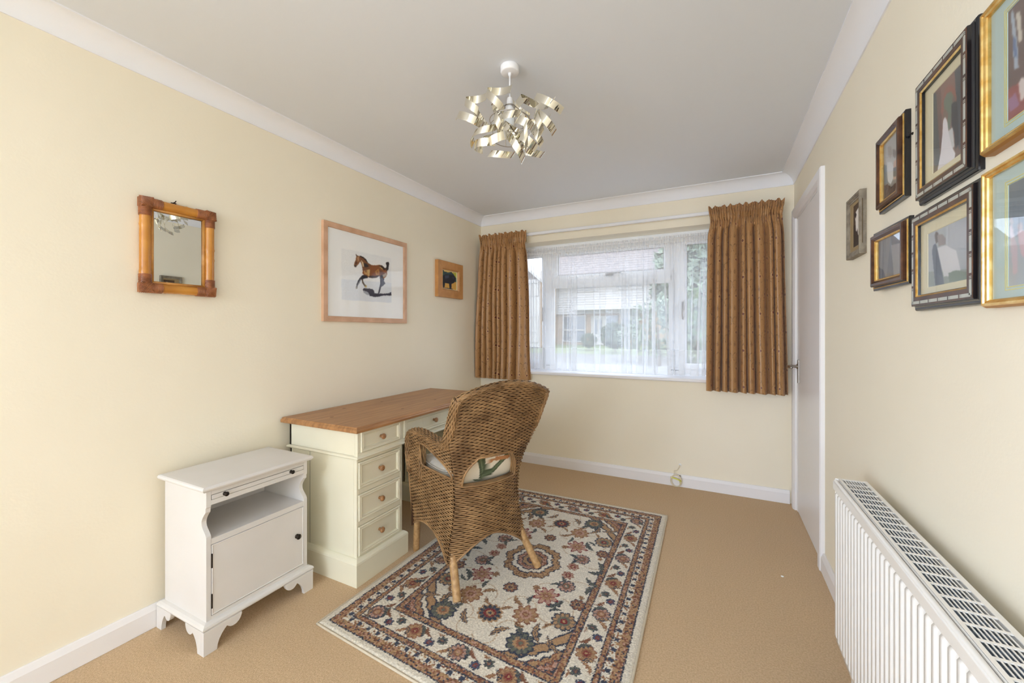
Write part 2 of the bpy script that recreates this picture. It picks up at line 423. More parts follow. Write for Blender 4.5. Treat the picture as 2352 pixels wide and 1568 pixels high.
lv = MB(); lv.tube([(W - .004, hy, .985), (W - .03, hy, .985), (W - .052, hy - .002, .985), (W - .058, hy - .015, .985), (W - .058, hy - .06, .984), (W - .056, hy - .115, .983)], [.009, .009, .0095, .0095, .009, .0075], 10)
lv.lathe([(.016, 0), (.016, .006), (.011, .009)], (W - .006, hy, .985), (-1, 0, 0), 18)
lv.build('lever', 'steel', hdo)

# ------------------------------------------------------------------ front window
win = struct(bpy.data.objects.new('window_1', None)); COL.objects.link(win); win.location = ((WX0 + WX1) / 2, D + REC, WZ0)
YF = D + REC
wx = lambda u, v=700: float(hit(u, v, 1, YF)[0]); wz = lambda u, v: float(hit(u, v, 1, YF)[2])
ml0, ml1, mr0, mr1 = wx(1252), wx(1272) , wx(1536), wx(1568)
FM = lambda a, b, h: (a, YF + .06 - h, b)
m = MB()
m.frame(WX0, WX1, WZ0 + .01, WZ1, [(0, 0), (0, .06), (.055, .06), (.06, .05), (.06, 0)], FM)
m.build('window_frame', 'upvc', win, bevel=.003)
zt = wz(1400, 648); ztr0, ztr1 = wz(1400, 655) - .005, wz(1405, 630) + .0
MB().box((ml0 + ml1) / 2 - .035, (ml0 + ml1) / 2 + .035, YF, YF + .06, WZ0 + .05, WZ1 - .04).build('mullion', 'upvc', win, bevel=.003)
MB().box((mr0 + mr1) / 2 - .04, (mr0 + mr1) / 2 + .04, YF, YF + .06, WZ0 + .05, WZ1 - .04).build('mullion', 'upvc', win, bevel=.003)
cxl, cxr = (ml0 + ml1) / 2 + .035, (mr0 + mr1) / 2 - .04
vz0 = wz(1400, 625); vz1 = wz(1400, 583); lz0 = wz(1400, 841); lz1 = wz(1400, 655)
tz = (vz0 + lz1) / 2
MB().box(cxl - .01, cxr + .01, YF, YF + .06, lz1 + .01, lz1 + .07).build('transom', 'upvc', win, bevel=.003)
def sash(a0, a1, b0, b1, fw, proud, name):
    s = MB(); s.frame(a0, a1, b0, b1, [(0, 0), (0, .03 + proud), (.006, .036 + proud), (fw - .014, .036 + proud), (fw, .02), (fw, 0)], lambda a, b, h: (a, YF + .03 - h, b))
    so = s.build(name, 'upvc', win)
    MB().box(a0 + fw - .004, a1 - fw + .004, YF + .014, YF + .02, b0 + fw - .004, b1 - fw + .004).build('pane', 'glass', so)
    g = MB(); g.frame(a0 + fw - .002, a1 - fw + .002, b0 + fw - .002, b1 - fw + .002, [(0, 0), (0, .006), (.005, .006), (.005, 0)], lambda a, b, h: (a, YF + .016 - h, b))
    g.build('glazing_gasket', 'gap', so)
    return so
gl, gr = wx(1287.6, 594), wx(1522, 573)
fw = gl - cxl
ven = sash(cxl, cxr, vz0 - .055, WZ1 - .06, .055, .0, 'vent_sash')
MB().box(cxl + .004, cxr - .004, YF + .014, YF + .02, lz0, lz1 + .012).build('pane', 'glass', win)
g = MB(); g.frame(cxl, cxr, WZ0 + .065, lz1 + .012, [(0, 0), (0, .02), (.016, .014), (.016, 0)], lambda a, b, h: (a, YF + .02 - h, b)); g.build('glazing_bead', 'upvc', win)
ls = sash(WX0 + .06, (ml0 + ml1) / 2 - .03, WZ0 + .068, WZ1 - .06, .05, .0, 'side_sash')
rs = sash((mr0 + mr1) / 2 + .035, WX1 - .06, WZ0 + .068, WZ1 - .06, .05, .0, 'side_sash')
def espag(x, y, zc_, vert, par):
    h = MB()
    if vert:
        h.box(x - .012, x + .012, y - .012, y, zc_ - .03, zc_ + .035)
        h.tube([(x, y - .01, zc_ + .02), (x, y - .035, zc_ + .012), (x - .004, y - .042, zc_ - .02), (x - .006, y - .04, zc_ - .07), (x - .002, y - .036, zc_ - .115)], [.009, .009, .009, .008, .006], 8)
    else:
        h.box(x - .03, x + .035, y - .012, y, zc_ - .012, zc_ + .012)
        h.tube([(x - .015, y - .01, zc_), (x - .01, y - .035, zc_), (x + .02, y - .042, zc_ + .006), (x + .07, y - .04, zc_ + .009), (x + .115, y - .036, zc_ + .006)], [.009, .009, .009, .008, .006], 8)
    return h.build('window_handle', 'nickel', par, bevel=.002)
p = hit(1251, 715, 1, YF - .03)
espag(float(p[0]) - .012, YF - .005, float(p[2]) + .02, True, ls)
p = hit(1398, 630, 1, YF - .01); espag(float(p[0]), YF - .006, float(p[2]), False, ven)
p = hit(1559, 702, 1, YF - .01); espag((mr0 + mr1) / 2 + .06, YF - .006, float(p[2]), True, rs)
# outer sill line and the inner board
MB().box(WX0 - .02, WX1 + .02, D - .035, YF + .02, WZ0 - .014, WZ0 + .012).build('window_sill', 'white_gloss', win, bevel=.008, seg=3)
MB().box(WX0, WX1, YF + .05, D + .38, WZ0 - .05, WZ0 + .005).build('outer_sill', 'upvc', win)

# ================================================================== RUG
RC = {'NL': (.600, 1.150), 'NR': (1.826, 1.062), 'FR': (1.792, 2.852), 'FL': (.632, 2.832)}
RWD, RLN = 1.21, 1.72
def rug_xy(X, Y):
    s, t = X / RWD, Y / RLN
    nl, nr, fr, fl = (np.array(RC[k]) for k in ('NL', 'NR', 'FR', 'FL'))
    s, t = s[..., None], t[..., None]
    return (1 - s) * (1 - t) * nl + s * (1 - t) * nr + s * t * fr + (1 - s) * t * fl
def rug_colours(X, Y):
    """pattern of a cream floral rug: plain edge, guard bands, floral border, field with spandrels and medallion"""
    CREAM, NAVY, TAN, RUST, RED, PINK, GRN, BRN = map(lambda c: np.array(c, float), [(222, 214, 198), (56, 62, 78), (172, 138, 102), (140, 94, 72), (124, 46, 50), (186, 148, 130), (104, 106, 94), (118, 82, 60)])
    C = np.empty(X.shape + (3,)); C[:] = CREAM
    j = RNG.normal(0, .0016, X.shape); k = RNG.normal(0, .0016, X.shape)
    Xj, Yj = X + j, Y + k
    dx, dy = np.minimum(Xj, RWD - Xj), np.minimum(Yj, RLN - Yj); d = np.minimum(dx, dy)
    along = np.where(dx < dy, Yj - RLN / 2, Xj - RWD / 2)
    def band(a, b, c): C[(d >= a) & (d < b)] = c
    sp = RNG.random(X.shape)
    # smooth speckle for the brown guard bands
    def speckle(cell):
        gx, gy = (X / cell).astype(int), (Y / cell).astype(int)
        return np.modf(np.abs(np.sin(gx * 12.9898 + gy * 78.233) * 43758.5453))[0]
    s6 = speckle(.0062)
    def guard(a, b):
        mk = (d >= a) & (d < b)
        C[mk] = TAN; C[mk & (s6 > .42)] = RUST; C[mk & (s6 > .62)] = PINK; C[mk & (s6 > .74)] = RUST * .85; C[mk & (s6 > .93)] = NAVY
    guard(.036, .070); band(.031, .037, NAVY)
    # motif stripe
    mk = (d >= .070) & (d < .098); ph = np.modf(along / .052 + 40)[0]
    C[mk & (s6 > .66)] = TAN; C[mk & (s6 > .84)] = RUST
    C[mk & (np.abs(ph - .5) < .17) & (np.abs(d - .084) < .010)] = NAVY * 1.1
    guard(.102, .122); band(.098, .103, NAVY); band(.121, .126, NAVY)
    guard(.224, .250); band(.219, .225, NAVY); band(.249, .254, NAVY)
    A0 = .254
    # --- helpers for stamped flowers
    def flower(cx, cy, r, n, cols, rot=0., depth=.25, sharp=1.):
        r = r * 1.09
        bx = (np.abs(Xj - cx) < r * 1.25) & (np.abs(Yj - cy) < r * 1.25)
        if not bx.any(): return
        ii = np.where(bx); x, y = Xj[ii] - cx, Yj[ii] - cy
        rr = np.hypot(x, y) / r; th = np.arctan2(y, x) + rot
        lobe = 1 - depth + depth * np.abs(np.cos(n * th / 2)) ** sharp
        q = rr / lobe; sub = C[ii]
        sub[q < 1] = cols[0]; sub[q < .84] = cols[1]
        sub[(q < .84) & (np.cos(n * th) < -.55) & (q > .35)] = cols[0] * .5 + cols[1] * .5
        sub[q < .5] = cols[2]; sub[q < .3] = cols[3]; sub[q < .14] = cols[1]
        C[ii] = sub
    def leaf(cx, cy, ln, ang, c0, c1):
        ln = ln * 1.12
        bx = (np.abs(Xj - cx) < ln) & (np.abs(Yj - cy) < ln)
        ii = np.where(bx)
        if not len(ii[0]): return
        x, y = Xj[ii] - cx, Yj[ii] - cy; ca, sa = math.cos(ang), math.sin(ang)
        u, v = (x * ca + y * sa) / ln, (-x * sa + y * ca) / ln; v = v - .35 * (u * u - .3)
        w = .26 * (1 - (u / .92) ** 2) * (1 + .25 * np.sin(u * 14)); q = np.abs(v) / np.maximum(w, 1e-3); sub = C[ii]
        ok = np.abs(u) < .92
        sub[ok & (q < 1)] = c0; sub[ok & (q < .6)] = c1; sub[ok & (q < .14)] = c0; C[ii] = sub
    def palmette(cx, cy, r, face, cols):
        flower(cx, cy, r, 11, cols, face, .2)
        fx, fy = math.cos(face), math.sin(face)
        leaf(cx - fx * r * .9 - fy * r * .55, cy - fy * r * .9 + fx * r * .55, r * .75, face + 2.4, NAVY, GRN)
        leaf(cx - fx * r * .9 + fy * r * .55, cy - fy * r * .9 - fx * r * .55, r * .75, face - 2.4, NAVY, GRN)
    # --- thin vine scrolls in the field
    cxm, cym = RWD / 2, RLN / 2
    ax, ay = np.abs(Xj - cxm), np.abs(Yj - cym)
    infield = d > A0
    for (px, py, rr) in ((.10, .36, .075), (.24, .30, .085), (.29, .44, .06), (.12, .50, .055), (.30, .14, .075), (.17, .20, .06), (.24, .55, .05), (.04, .56, .05)):
        q = np.abs(np.hypot(ax - px, ay - py) - rr); th = np.arctan2(ay - py, ax - px)
        C[infield & (q < .0022) & (np.sin(th * 1.0 + px * 30) > -.55)] = TAN * .62 + CREAM * .38
    # --- spandrels
    fx, fy = RWD / 2 - A0, RLN / 2 - A0
    ex, ey = fx - ax, fy - ay
    q = (ex ** .8 + (ey * .92) ** .8)
    ths = np.arctan2(ey, ex)
    q = q - .020 * np.abs(np.sin(ths * 6))
    R0 = .205 ** .8
    for f_, c in ((1.0, NAVY), (.955, TAN), (.76, NAVY), (.71, CREAM), (.60, NAVY), (.55, TAN), (.40, NAVY), (.355, PINK), (.2, NAVY)):
        C[infield & (q < R0 * f_ * 1.05)] = c
    C[infield & (q < R0 * .60) & (s6 > .6)] = RUST
    # --- medallion
    th = np.arctan2(ay, ax); rm = np.hypot(ax / .148, ay / .160)
    lob = .86 + .12 * np.abs(np.cos(4 * th)) + .03 * np.sin(24 * th)
    q = rm / lob
    for f_, c in ((1.08, NAVY), (1.04, TAN), (.80, NAVY), (.745, CREAM), (.60, NAVY), (.555, PINK), (.40, NAVY), (.36, TAN), (.22, NAVY), (.16, RUST)):
        C[infield & (q < f_)] = c
    C[infield & (q < .555) & (q > .40) & (s6 > .55)] = RUST
    C[infield & (q < 1.04) & (q > .80) & (s6 > .75)] = BRN
    # --- field flowers in four-fold symmetry
    PA = [NAVY, TAN, RUST, RED]; PB = [RUST, TAN, PINK, RUST]; PC = [NAVY, TAN, GRN, RED]; PD = [NAVY, GRN, TAN, RUST]; PE = [NAVY, RUST, TAN, NAVY]; PS = [RED, PINK, TAN, RUST]; PF = [NAVY, PINK, RUST, GRN]
    done = set()
    for sx in (1, -1):
        for sy in (1, -1):
            P = lambda x, y: (cxm + sx * x, cym + sy * y)
            an = lambda a: math.atan2(sy * math.sin(a), sx * math.cos(a))
            flower(*P(0, .45), .055, 12, [TAN, NAVY, RED, TAN], 0, .2)
            flower(*P(.142, .385), .055, 9, PB, .3, .3)
            flower(*P(.302, .345), .052, 11, PC, .2, .2)
            palmette(*P(.19, .535), .058, an(1.57), PD)
            flower(*P(0, .255), .036, 8, PE, 0, .25)
            flower(*P(.176, .233), .060, 8, PS, .2, .42, 1.6)
            leaf(*P(.235, .265), .05, an(-.9), NAVY, GRN)
            flower(*P(.325, .222), .036, 8, PE, .2, .25)
            palmette(*P(.236, .125), .043, an(.4), PF)
            flower(*P(.215, .04), .030, 7, [RUST, PINK, RED, TAN], .1, .3)
            flower(*P(.112, .20), .018, 6, [BRN, TAN, RUST, BRN], 0, .3)
            leaf(*P(.085, .52), .05, an(2.2), NAVY, TAN)
            leaf(*P(.225, .455), .055, an(1.2), NAVY, TAN)
            leaf(*P(.305, .485), .05, an(.6), NAVY, TAN)
            leaf(*P(.345, .10), .045, an(1.9), NAVY, GRN)
            leaf(*P(.338, .045), .045, an(.5), NAVY, GRN)
            leaf(*P(.075, .325), .04, an(.6), BRN, TAN)
            leaf(*P(.245, .30), .03, an(2.6), NAVY, GRN)
            leaf(*P(.05, .39), .03, an(2.4), BRN, TAN)
            leaf(*P(.12, .29), .034, an(1.5), NAVY, GRN)
            flower(*P(.325, .17), .013, 5, [BRN, TAN, BRN, TAN], 0, .3)
            leaf(*P(.14, .45), .03, an(.2), TAN, BRN); leaf(*P(.25, .40), .028, an(2.2), TAN, BRN)
    # --- main border
    rad = .172
    for side in range(4):
        L = RLN if side < 2 else RWD
        nb = 7 if side < 2 else 5
        st = (L - 2 * rad) / (nb - 1)
        for i in range(nb):
            a = rad + i * st
            def pos(al, dd): return ((dd, al) if side == 0 else (RWD - dd, al) if side == 1 else (al, dd) if side == 2 else (al, RLN - dd))
            ori = {0: 0, 1: math.pi, 2: math.pi / 2, 3: -math.pi / 2}[side]
            tang = math.pi / 2 if side < 2 else 0
            flower(*pos(a, rad), .040, 10, [RUST, TAN, RUST, RED] if i % 2 else [NAVY, PINK, RUST, TAN], ori, .22)
            leaf(*pos(a + .03, rad + .016), .034, ori + .6, NAVY, GRN); leaf(*pos(a - .03, rad - .016), .030, ori + .5, NAVY, TAN)
            if i < nb - 1:
                b = a + st / 2
                flower(*pos(b - .02, rad - .018), .021, 6, [NAVY, NAVY * 1.4, RED, RUST], .3, .35)
                flower(*pos(b + .022, rad + .014), .021, 6, [NAVY, GRN, NAVY, RUST], .1, .35)
                leaf(*pos(b + .055, rad - .022), .030, tang + .8, RUST, TAN); leaf(*pos(b - .055, rad + .02), .030, tang - .7, BRN, RUST)
                leaf(*pos(b, rad + .036), .018, tang, RUST, TAN)
    return C
rug = thing('rug', 'cream floral patterned rug with brown and navy borders under the wicker chair', 'rug', (1.21, 1.97, 0))
nu, nv = 380, 540
X, Y = np.meshgrid(np.linspace(0, RWD, nu), np.linspace(0, RLN, nv))
cc = rug_colours(X, Y)
pile = RNG.normal(0, .0009, X.shape)
xy = rug_xy(X, Y)
edge = np.minimum(np.minimum(X, RWD - X), np.minimum(Y, RLN - Y))
zz = .0105 * np.clip(edge / .012, 0, 1) ** .5 + pile * (edge > .004)
wav = .002 * np.sin(Y * 9) * np.exp(-edge / .03)
zz = np.maximum(zz + wav * (edge > .004), .001)
cc = cc * (1 + RNG.normal(0, .05, X.shape)[..., None])
grid_obj('pile', np.concatenate([xy, zz[..., None]], -1), 'rug', rug, cc)
def rug_pt(x, y, z): p = rug_xy(np.array(x), np.array(y)); return (p[0], p[1], z)
ring = [rug_pt(a, b, .005) for a, b in ([(RWD * i / 40, -.002) for i in range(40)] + [(RWD + .002, RLN * i / 56) for i in range(56)] + [(RWD * (1 - i / 40), RLN + .002) for i in range(40)] + [(-.002, RLN * (1 - i / 56)) for i in range(56)])]
MB().tube(ring, .0048, 8, closed=True, ref=(0, 0, 1)).build('binding', 'rug_edge', rug)

# ================================================================== PEDESTAL DESK
dk = thing('pedestal_desk', 'cream painted pedestal desk with brown wooden top and turned knobs', 'desk', (.30, 2.015, 0))
TY0, TY1, TX0, TX1, TZ = 1.377, 2.655, .022, .578, .763
m = MB()
def slab(m, x0, x1, y0, y1, prof):
    """horizontal slab with a moulded edge: prof [(outset, z)] bottom to top"""
    L = [[(x0 - o, y0 - o, z_), (x1 + o, y0 - o, z_), (x1 + o, y1 + o, z_), (x0 - o, y1 + o, z_)] for o, z_ in prof]
    return m.loops(L, True, False, True)
slab(m, TX0, TX1 - .012, TY0 + .012, TY1 - .012, [(0, .737), (.011, .737), (.012, .741), (.0125, .748), (.010, .753), (.004, .757), (.003, .760), (0, TZ)])
m.v = [(max(x, .0195), y, z_) for x, y, z_ in m.v]
top = m.build('desk_top', 'pine', dk)
for px, py in ((1455 , 350), (625, 448), (1212, 268), (1838, 243), (1135, 215), (770, 345)):
    q = hit(640 + px / 5.113, 870 + py / 5.113, 2, TZ); k = MB()
    k.lathe([(.001, .0004), (.0085, .0002)], (0, 0, 0), (0, 0, 1), 14, False)
    k.v = [(q[0] + x * .8, q[1] + y * 1.5, TZ + z_) for x, y, z_ in k.v]; k.build('wood_knot', 'pine_knot', top)
FX = .538  # front plane of the frieze
FY0, FY1, FZ0, FZ1 = 1.418, 2.612, .604, .737
dr = [(1.435, 1.715), (1.738, 2.292), (2.315, 2.595)]
m = MB(); FRM = lambda a, b, h: (FX - .02 + h, a, b)
m.box(.035, FX - .02, FY0, FY0 + .02, FZ0, FZ1); m.box(.035, FX - .02, FY1 - .02, FY1, FZ0, FZ1); m.box(.035, .05, FY0, FY1, FZ0, FZ1)
m.box(.05, FX - .02, FY0, FY1, FZ0, FZ0 + .012)
zt0, zt1 = .627, .731
m.box(FX - .02, FX, FY0, FY1, FZ0, zt0); m.box(FX - .02, FX, FY0, FY1, zt1, FZ1)
yy = [FY0] + [v for p in dr for v in p] + [FY1]
for i in range(0, len(yy), 2): m.box(FX - .02, FX, yy[i], yy[i + 1], zt0, zt1)
fr = m.build('frieze', 'desk', dk, bevel=.0015)
m = MB()
slab(m, .03, FX, FY0, FY1, [(0, .598), (.007, .599), (.010, .604), (.007, .609), (.002, .612), (0, .6135)])
m.v = [(max(x, .0195), y, z_) for x, y, z_ in m.v]; m.build('frieze_moulding', 'desk', dk)
# side corner stile lines on the frieze end
MB().box(.045, .05, FY0 - .0015, FY0 + .002, FZ0 + .01, FZ1).build('panel_line', 'gap', fr)
def knob_lathe(m, o, ax, r):
    m.lathe([(r * .55, 0), (r * .5, .004), (r * .42, .009), (r * .62, .013), (r * .95, .017), (r, .021), (r * .93, .0255), (r * .6, .029), (r * .05, .0305)], o, ax, 20)
def drawer(y0, y1, z0, z1, x, name='drawer', par=dk):
    m = MB(); fn = lambda a, b, h: (x + h, a, b); g = .0018
    y0, y1, z0, z1 = y0 + g, y1 - g, z0 + g, z1 - g
    w = .020
    L = [(0, -.015), (0, .003), (.003, .006), (.008, .006), (.0105, .003), (.0135, .003), (.016, .005), (w, -.002), (w + .001, -.005)]
    m.loops([[fn(y0 + i, z0 + i, h), fn(y1 - i, z0 + i, h), fn(y1 - i, z1 - i, h), fn(y0 + i, z1 - i, h)] for i, h in L], True, False, True)
    d = m.build(name, 'desk', par)
    k = MB(); knob_lathe(k, (x - .005, (y0 + y1) / 2, (z0 + z1) / 2), (1, 0, 0), .0145); k.build('knob', 'knob', d)
    return d
for a, b in dr: drawer(a, b, zt0, zt1, FX)
for a, b in dr: MB().box(FX - .03, FX - .012, a, b, zt0, zt1).build('drawer_gap', 'gap', fr)
def pedestal(y0, y1):
    m = MB(); x0, x1 = .045, .535
    px = x1
    m.box(x0, x1 - .02, y0, y0 + .018, .02, .5975); m.box(x0, x1 - .02, y1 - .018, y1, .02, .5975); m.box(x0, x0 + .012, y0, y1, .02, .5975)
    zs = [(.125, .272), (.2965, .427), (.4515, .583)]
    zs = [(.129, .273), (.297, .428), (.452, .584)]
    a, b = y0 + .008, y1 - .018
    m.box(x1 - .02, x1, y0, a, .02, .5975); m.box(x1 - .02, x1, b, y1, .02, .5975)
    ed = [.02, zs[0][0], zs[0][1], zs[1][0], zs[1][1], zs[2][0], zs[2][1], .5975]
    for i in range(0, 8, 2): m.box(x1 - .02, x1, a, b, ed[i], ed[i + 1])
    p = m.build('pedestal', 'desk', dk, bevel=.0015)
    MB().box(x1 - .035, x1 - .0195, a, b, .1, .59).build('drawer_gap', 'gap', p)
    MB().box(.20, .2015, y0 - .0008, y0 + .001, .125, .597).build('board_joint', 'gap', p)
    for c, d in zs: drawer(a, b, c, d, x1, 'drawer', p)
    m = MB()
    slab(m, .04, x1 + .004, y0 - .002, y1 + .002, [(.020, 0), (.020, .098), (.0205, .104), (.018, .112), (.011, .119), (.004, .124), (0, .125)])
    m.v = [(max(x, .0195), y, z_) for x, y, z_ in m.v]
    m.build('plinth', 'desk', p)
    return p
pedestal(1.416, 1.732); pedestal(2.298, 2.614)

# ================================================================== BEDSIDE CABINET
bc = thing('bedside_cabinet', 'off-white bedside cabinet with open shelf and one door beside the desk', 'cabinet', (.21, 1.07, 0))
BX, BY0, BY1 = .350, .861, 1.288
m = MB()
slab(m, .055, .357, .856, 1.284, [(0, .609), (.011, .611), (.017, .617), (.0185, .622), (.016, .628), (.012, .631), (0, .632)])
m.v = [(max(x, .022), y, z_) for x, y, z_ in m.v]
m.build('cabinet_top', 'cab', bc)
# shaped side panels (front edge scooped between the slide and the shelf)
sc = [(BX, .109), (BX, .425)] + [(BX - .032 * (.5 - .5 * math.cos(math.pi * t)), .427 + .05 * t) for t in np.linspace(.1, 1, 7)] + [(BX - .032 * math.cos(math.pi / 2 * t) - .001, .478 + .052 * t ** 1.0 + .0) for t in np.linspace(.15, .93, 8)] + [(BX - .004, .541), (BX, .545), (BX, .6095)]
side = [(.045, .109)] + sc + [(.045, .6095)]
for y0, y1 in ((BY0, BY0 + .018), (BY1 - .018, BY1)):
    MB().prism(side, lambda a, b, h: (a, h, b), y0, y1).build('side_panel', 'cab', bc, bevel=.001)
i0, i1 = BY0 + .018, BY1 - .018
m = MB(); m.box(.045, .055, i0, i1, .109, .6095); m.box(.055, BX - .002, i0, i1, .404, .421); m.box(.055, BX, i0, i1, .109, .126)
m.box(.055, BX - .02, i0, i1, .5925, .6095); m.box(.055, BX - .03, i0, i1, .553, .558)
m.box(BX - .018, BX, i0, i1, .59, .6095); m.box(BX - .018, BX, i0, i1, .551, .570); m.box(BX - .018, BX - .001, i0, i1, .3985, .4212)
m.build('carcass', 'cab', bc, bevel=.0008)
sl = MB().box(BX - .2, BX + .0015, i0 + .0022, i1 - .0022, .5718, .5882).build('pull_out_slide', 'cab', bc, bevel=.0008)
MB().box(BX - .05, BX - .004, i0, i1, .5701, .5899).build('slide_gap', 'gap', bc)
def bknob(m, o, ax, r=.0085): m.lathe([(r * .9, 0), (r * .85, .002), (r * .45, .004), (r * .45, .009), (r * .9, .012), (r * 1.05, .015), (r * .9, .018), (r * .1, .0195)], o, ax, 18)
for y in (.926, 1.205):
    k = MB(); bknob(k, (BX + .001, y, .580), (1, 0, 0), .0085); k.build('knob', 'bronze', sl)
m = MB(); fn = lambda a, b, h: (BX + h, a, b); g = .0016
m.loops([[fn(i0 + g + i, .127 + g + i, h), fn(i1 - g - i, .127 + g + i, h), fn(i1 - g - i, .397 - i, h), fn(i0 + g + i, .397 - i, h)] for i, h in ((0, -.016), (0, .0012), (.0015, .002), (.004, .0012), (.0048, -.0005), (.006, -.0005))], True, False, True)
cd = m.build('door', 'cab', bc)
MB().box(BX - .03, BX - .0155, i0, i1, .126, .3985).build('door_gap', 'gap', bc)
k = MB(); bknob(k, (BX - .001, 1.236, .272), (1, 0, 0), .0115); k.build('knob', 'bronze', cd)
for a, b in ((.31, .364), (.155, .21)):
    h = MB(); h.box(BX - .004, BX + .0028, i0 - .0012, i0 + .0038, a, b); h.tube([(BX + .002, i0 + .001, a), (BX + .002, i0 + .001, b)], .0022, 8); h.build('hinge', 'bronze', cd)
m = MB()
slab(m, .045, BX, BY0, BY1, [(.013, .0885), (.019, .091), (.021, .097), (.018, .104), (.011, .109), (.002, .1115), (0, .112)])
m.v = [(max(x, .022), y, z_) for x, y, z_ in m.v]; m.build('base_moulding', 'cab', bc)
half = [(0, .0), (.047, 0), (.049, .018), (.055, .035), (.064, .05), (.074, .061), (.082, .068), (.087, .063), (.095, .0565), (.104, .054), (.116, .055), (.127, .061), (.134, .071), (.138, .082), (.138, .0895), (0, .0895)]
FXo, S0, S1 = .371, .842, 1.304
def bracket(fn, span, h0, h1, name):
    for mir in (0, 1):
        pts = [((span - a) if mir else a, b) for a, b in half]
        MB().prism(pts, fn, h0, h1).build(name, 'cab', bc, bevel=.0008)
bracket(lambda a, b, h: (h, S0 + a, b), S1 - S0, FXo - .016, FXo, 'bracket_foot')
sidehalf = [(a * .93, b) for a, b in half]
for y0, y1 in ((S0, S0 + .016), (S1 - .016, S1)):
    L = FXo - .02
    for mir in (0, 1):
        sc_ = .80 if not mir else 1.0
        pts = [((.022 + a * .80) if not mir else FXo - .016 - max(0., a * .93 - .016), b) for a, b in half]
        MB().prism(pts, lambda a, b, h: (a, h, b), y0, y1).build('bracket_foot', 'cab', bc, bevel=.0008)

# ================================================================== RADIATOR
rd = thing('radiator', 'white convector radiator with vented top under the family photographs', 'radiator', (W - .08, 1.0, 0))
RF, RB, RY0, RY1, RB0, RT = W - .131, W - .036, .335, 1.757, .150, .708
# pressed front panel with vertical flutes
n = 46; pitch = (RY1 - RY0 - .03) / n
prof_y = []
for i in range(n):
    y = RY0 + .015 + i * pitch
    prof_y += [(y, .0), (y + pitch * .12, .0), (y + pitch * .26, .009), (y + pitch * .74, .009), (y + pitch * .88, .0)]
prof_y.append((RY1 - .015, 0.)); prof_y = [(RY0, 0.)] + prof_y + [(RY1, 0.)]
def flute(front, sgn):
    m = MB(); L = []
    for z_, k in ((RB0, 0), (RB0 + .022, 0), (RB0 + .034, 1), (RT - .044, 1), (RT - .034, 0), (RT - .004, 0)):
        L.append([(front - sgn * (.001 + h * k), y, z_) for y, h in prof_y])
    m.loops(L, False); return m
o = flute(RF + .011, 1).build('front_panel', 'rad', rd); s_ = o.modifiers.new('thick', 'SOLIDIFY'); s_.thickness = .0012; s_.offset = 0
o.data.polygons.foreach_set('use_smooth', [True] * len(o.data.polygons)); o.data.set_sharp_from_angle(angle=math.radians(60))
o = flute(RB - .011, -1).build('rear_panel', 'rad', rd); s_ = o.modifiers.new('thick', 'SOLIDIFY'); s_.thickness = .0012; s_.offset = 0
m = MB(); m.tube([(RF + .0075, RY0, RT - .006), (RF + .0075, RY1, RT - .006)], .0058, 10, ref=(0, 0, 1)); m.tube([(RB - .0075, RY0, RT - .006), (RB - .0075, RY1, RT - .006)], .0058, 10, ref=(0, 0, 1))
m.box(RF - .0005, RF + .012, RY0, RY1, RT - .034, RT - .006); m.build('top_roll', 'rad', rd, bevel=.003)
for y in (RY1, RY0):
    e = -1 if y == RY1 else 1
    MB().box(RF + .006, RB - .006, y, y + e * .0015, RB0 + .03, RT + .002).build('end_panel', 'rad', rd)
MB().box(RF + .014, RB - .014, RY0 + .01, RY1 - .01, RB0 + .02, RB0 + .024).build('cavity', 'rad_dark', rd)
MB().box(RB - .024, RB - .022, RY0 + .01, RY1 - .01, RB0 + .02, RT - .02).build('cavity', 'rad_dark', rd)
# folded convector fins inside
for fx, nf in ((RF + .026, 1), (RF + .048, 2), (RB - .036, 3)):
    L0, L1 = [], []
    y = RY0 + .03; k = 0
    while y < RY1 - .03:
        a = fx + (.018 if k % 4 in (1, 2) else -.0); L0.append((a, y, RB0 + .08)); L1.append((a, y, RT - .010))
        y += .004 if k % 2 == 0 else .016; k += 1
    o = MB().loops([L0, L1], False).build('convector_fins', 'fin', rd)
# vented top grille: frame, lengthwise bars and cross bars
gx0, gx1, gz = RF + .016, RB - .010, RT + .002
m = MB(); m.box(RF + .0145, gx0 + .006, RY0, RY1, gz, gz + .002); m.box(gx1 - .004, RB - .003, RY0, RY1, gz, gz + .002)
m.box(gx0, gx1, RY1 - .012, RY1, gz - .0006, gz + .0016); m.box(gx0, gx1, RY0, RY0 + .012, gz - .0006, gz + .0016)
m.box(RF + .0145, RF + .0165, RY0, RY1, RT - .02, gz + .001); m.box(RB - .0045, RB - .003, RY0, RY1, RT - .02, gz + .001)
gfr = m.build('grille_frame', 'rad', rd)
ncr = 33; cp = (RY1 - RY0 - .024) / ncr
for i in range(1, ncr):
    y = RY0 + .012 + i * cp
    MB().box(gx0 + .004, gx1 - .002, y - .0030, y + .0030, gz - .0008, gz + .0013).build('grille_bar', 'rad', rd)
nl = 8; lp = (gx1 - gx0 - .010) / nl
for i in range(1, nl):
    x = gx0 + .006 + i * lp
    MB().box(x - .0012, x + .0012, RY0 + .01, RY1 - .01, gz - .0004, gz + .0010).build('grille_bar', 'rad', rd)
for y in (RY0 + .25, RY1 - .25):
    MB().box(RB - .012, W - .001, y - .015, y + .015, .30, .56).build('wall_bracket', 'rad', rd)
m = MB(); m.tube([(RF + .05, RY1 - .03, RB0 + .035), (RF + .05, RY1 - .03, .0)], .0075, 10); m.build('feed_pipe', 'rad', rd)

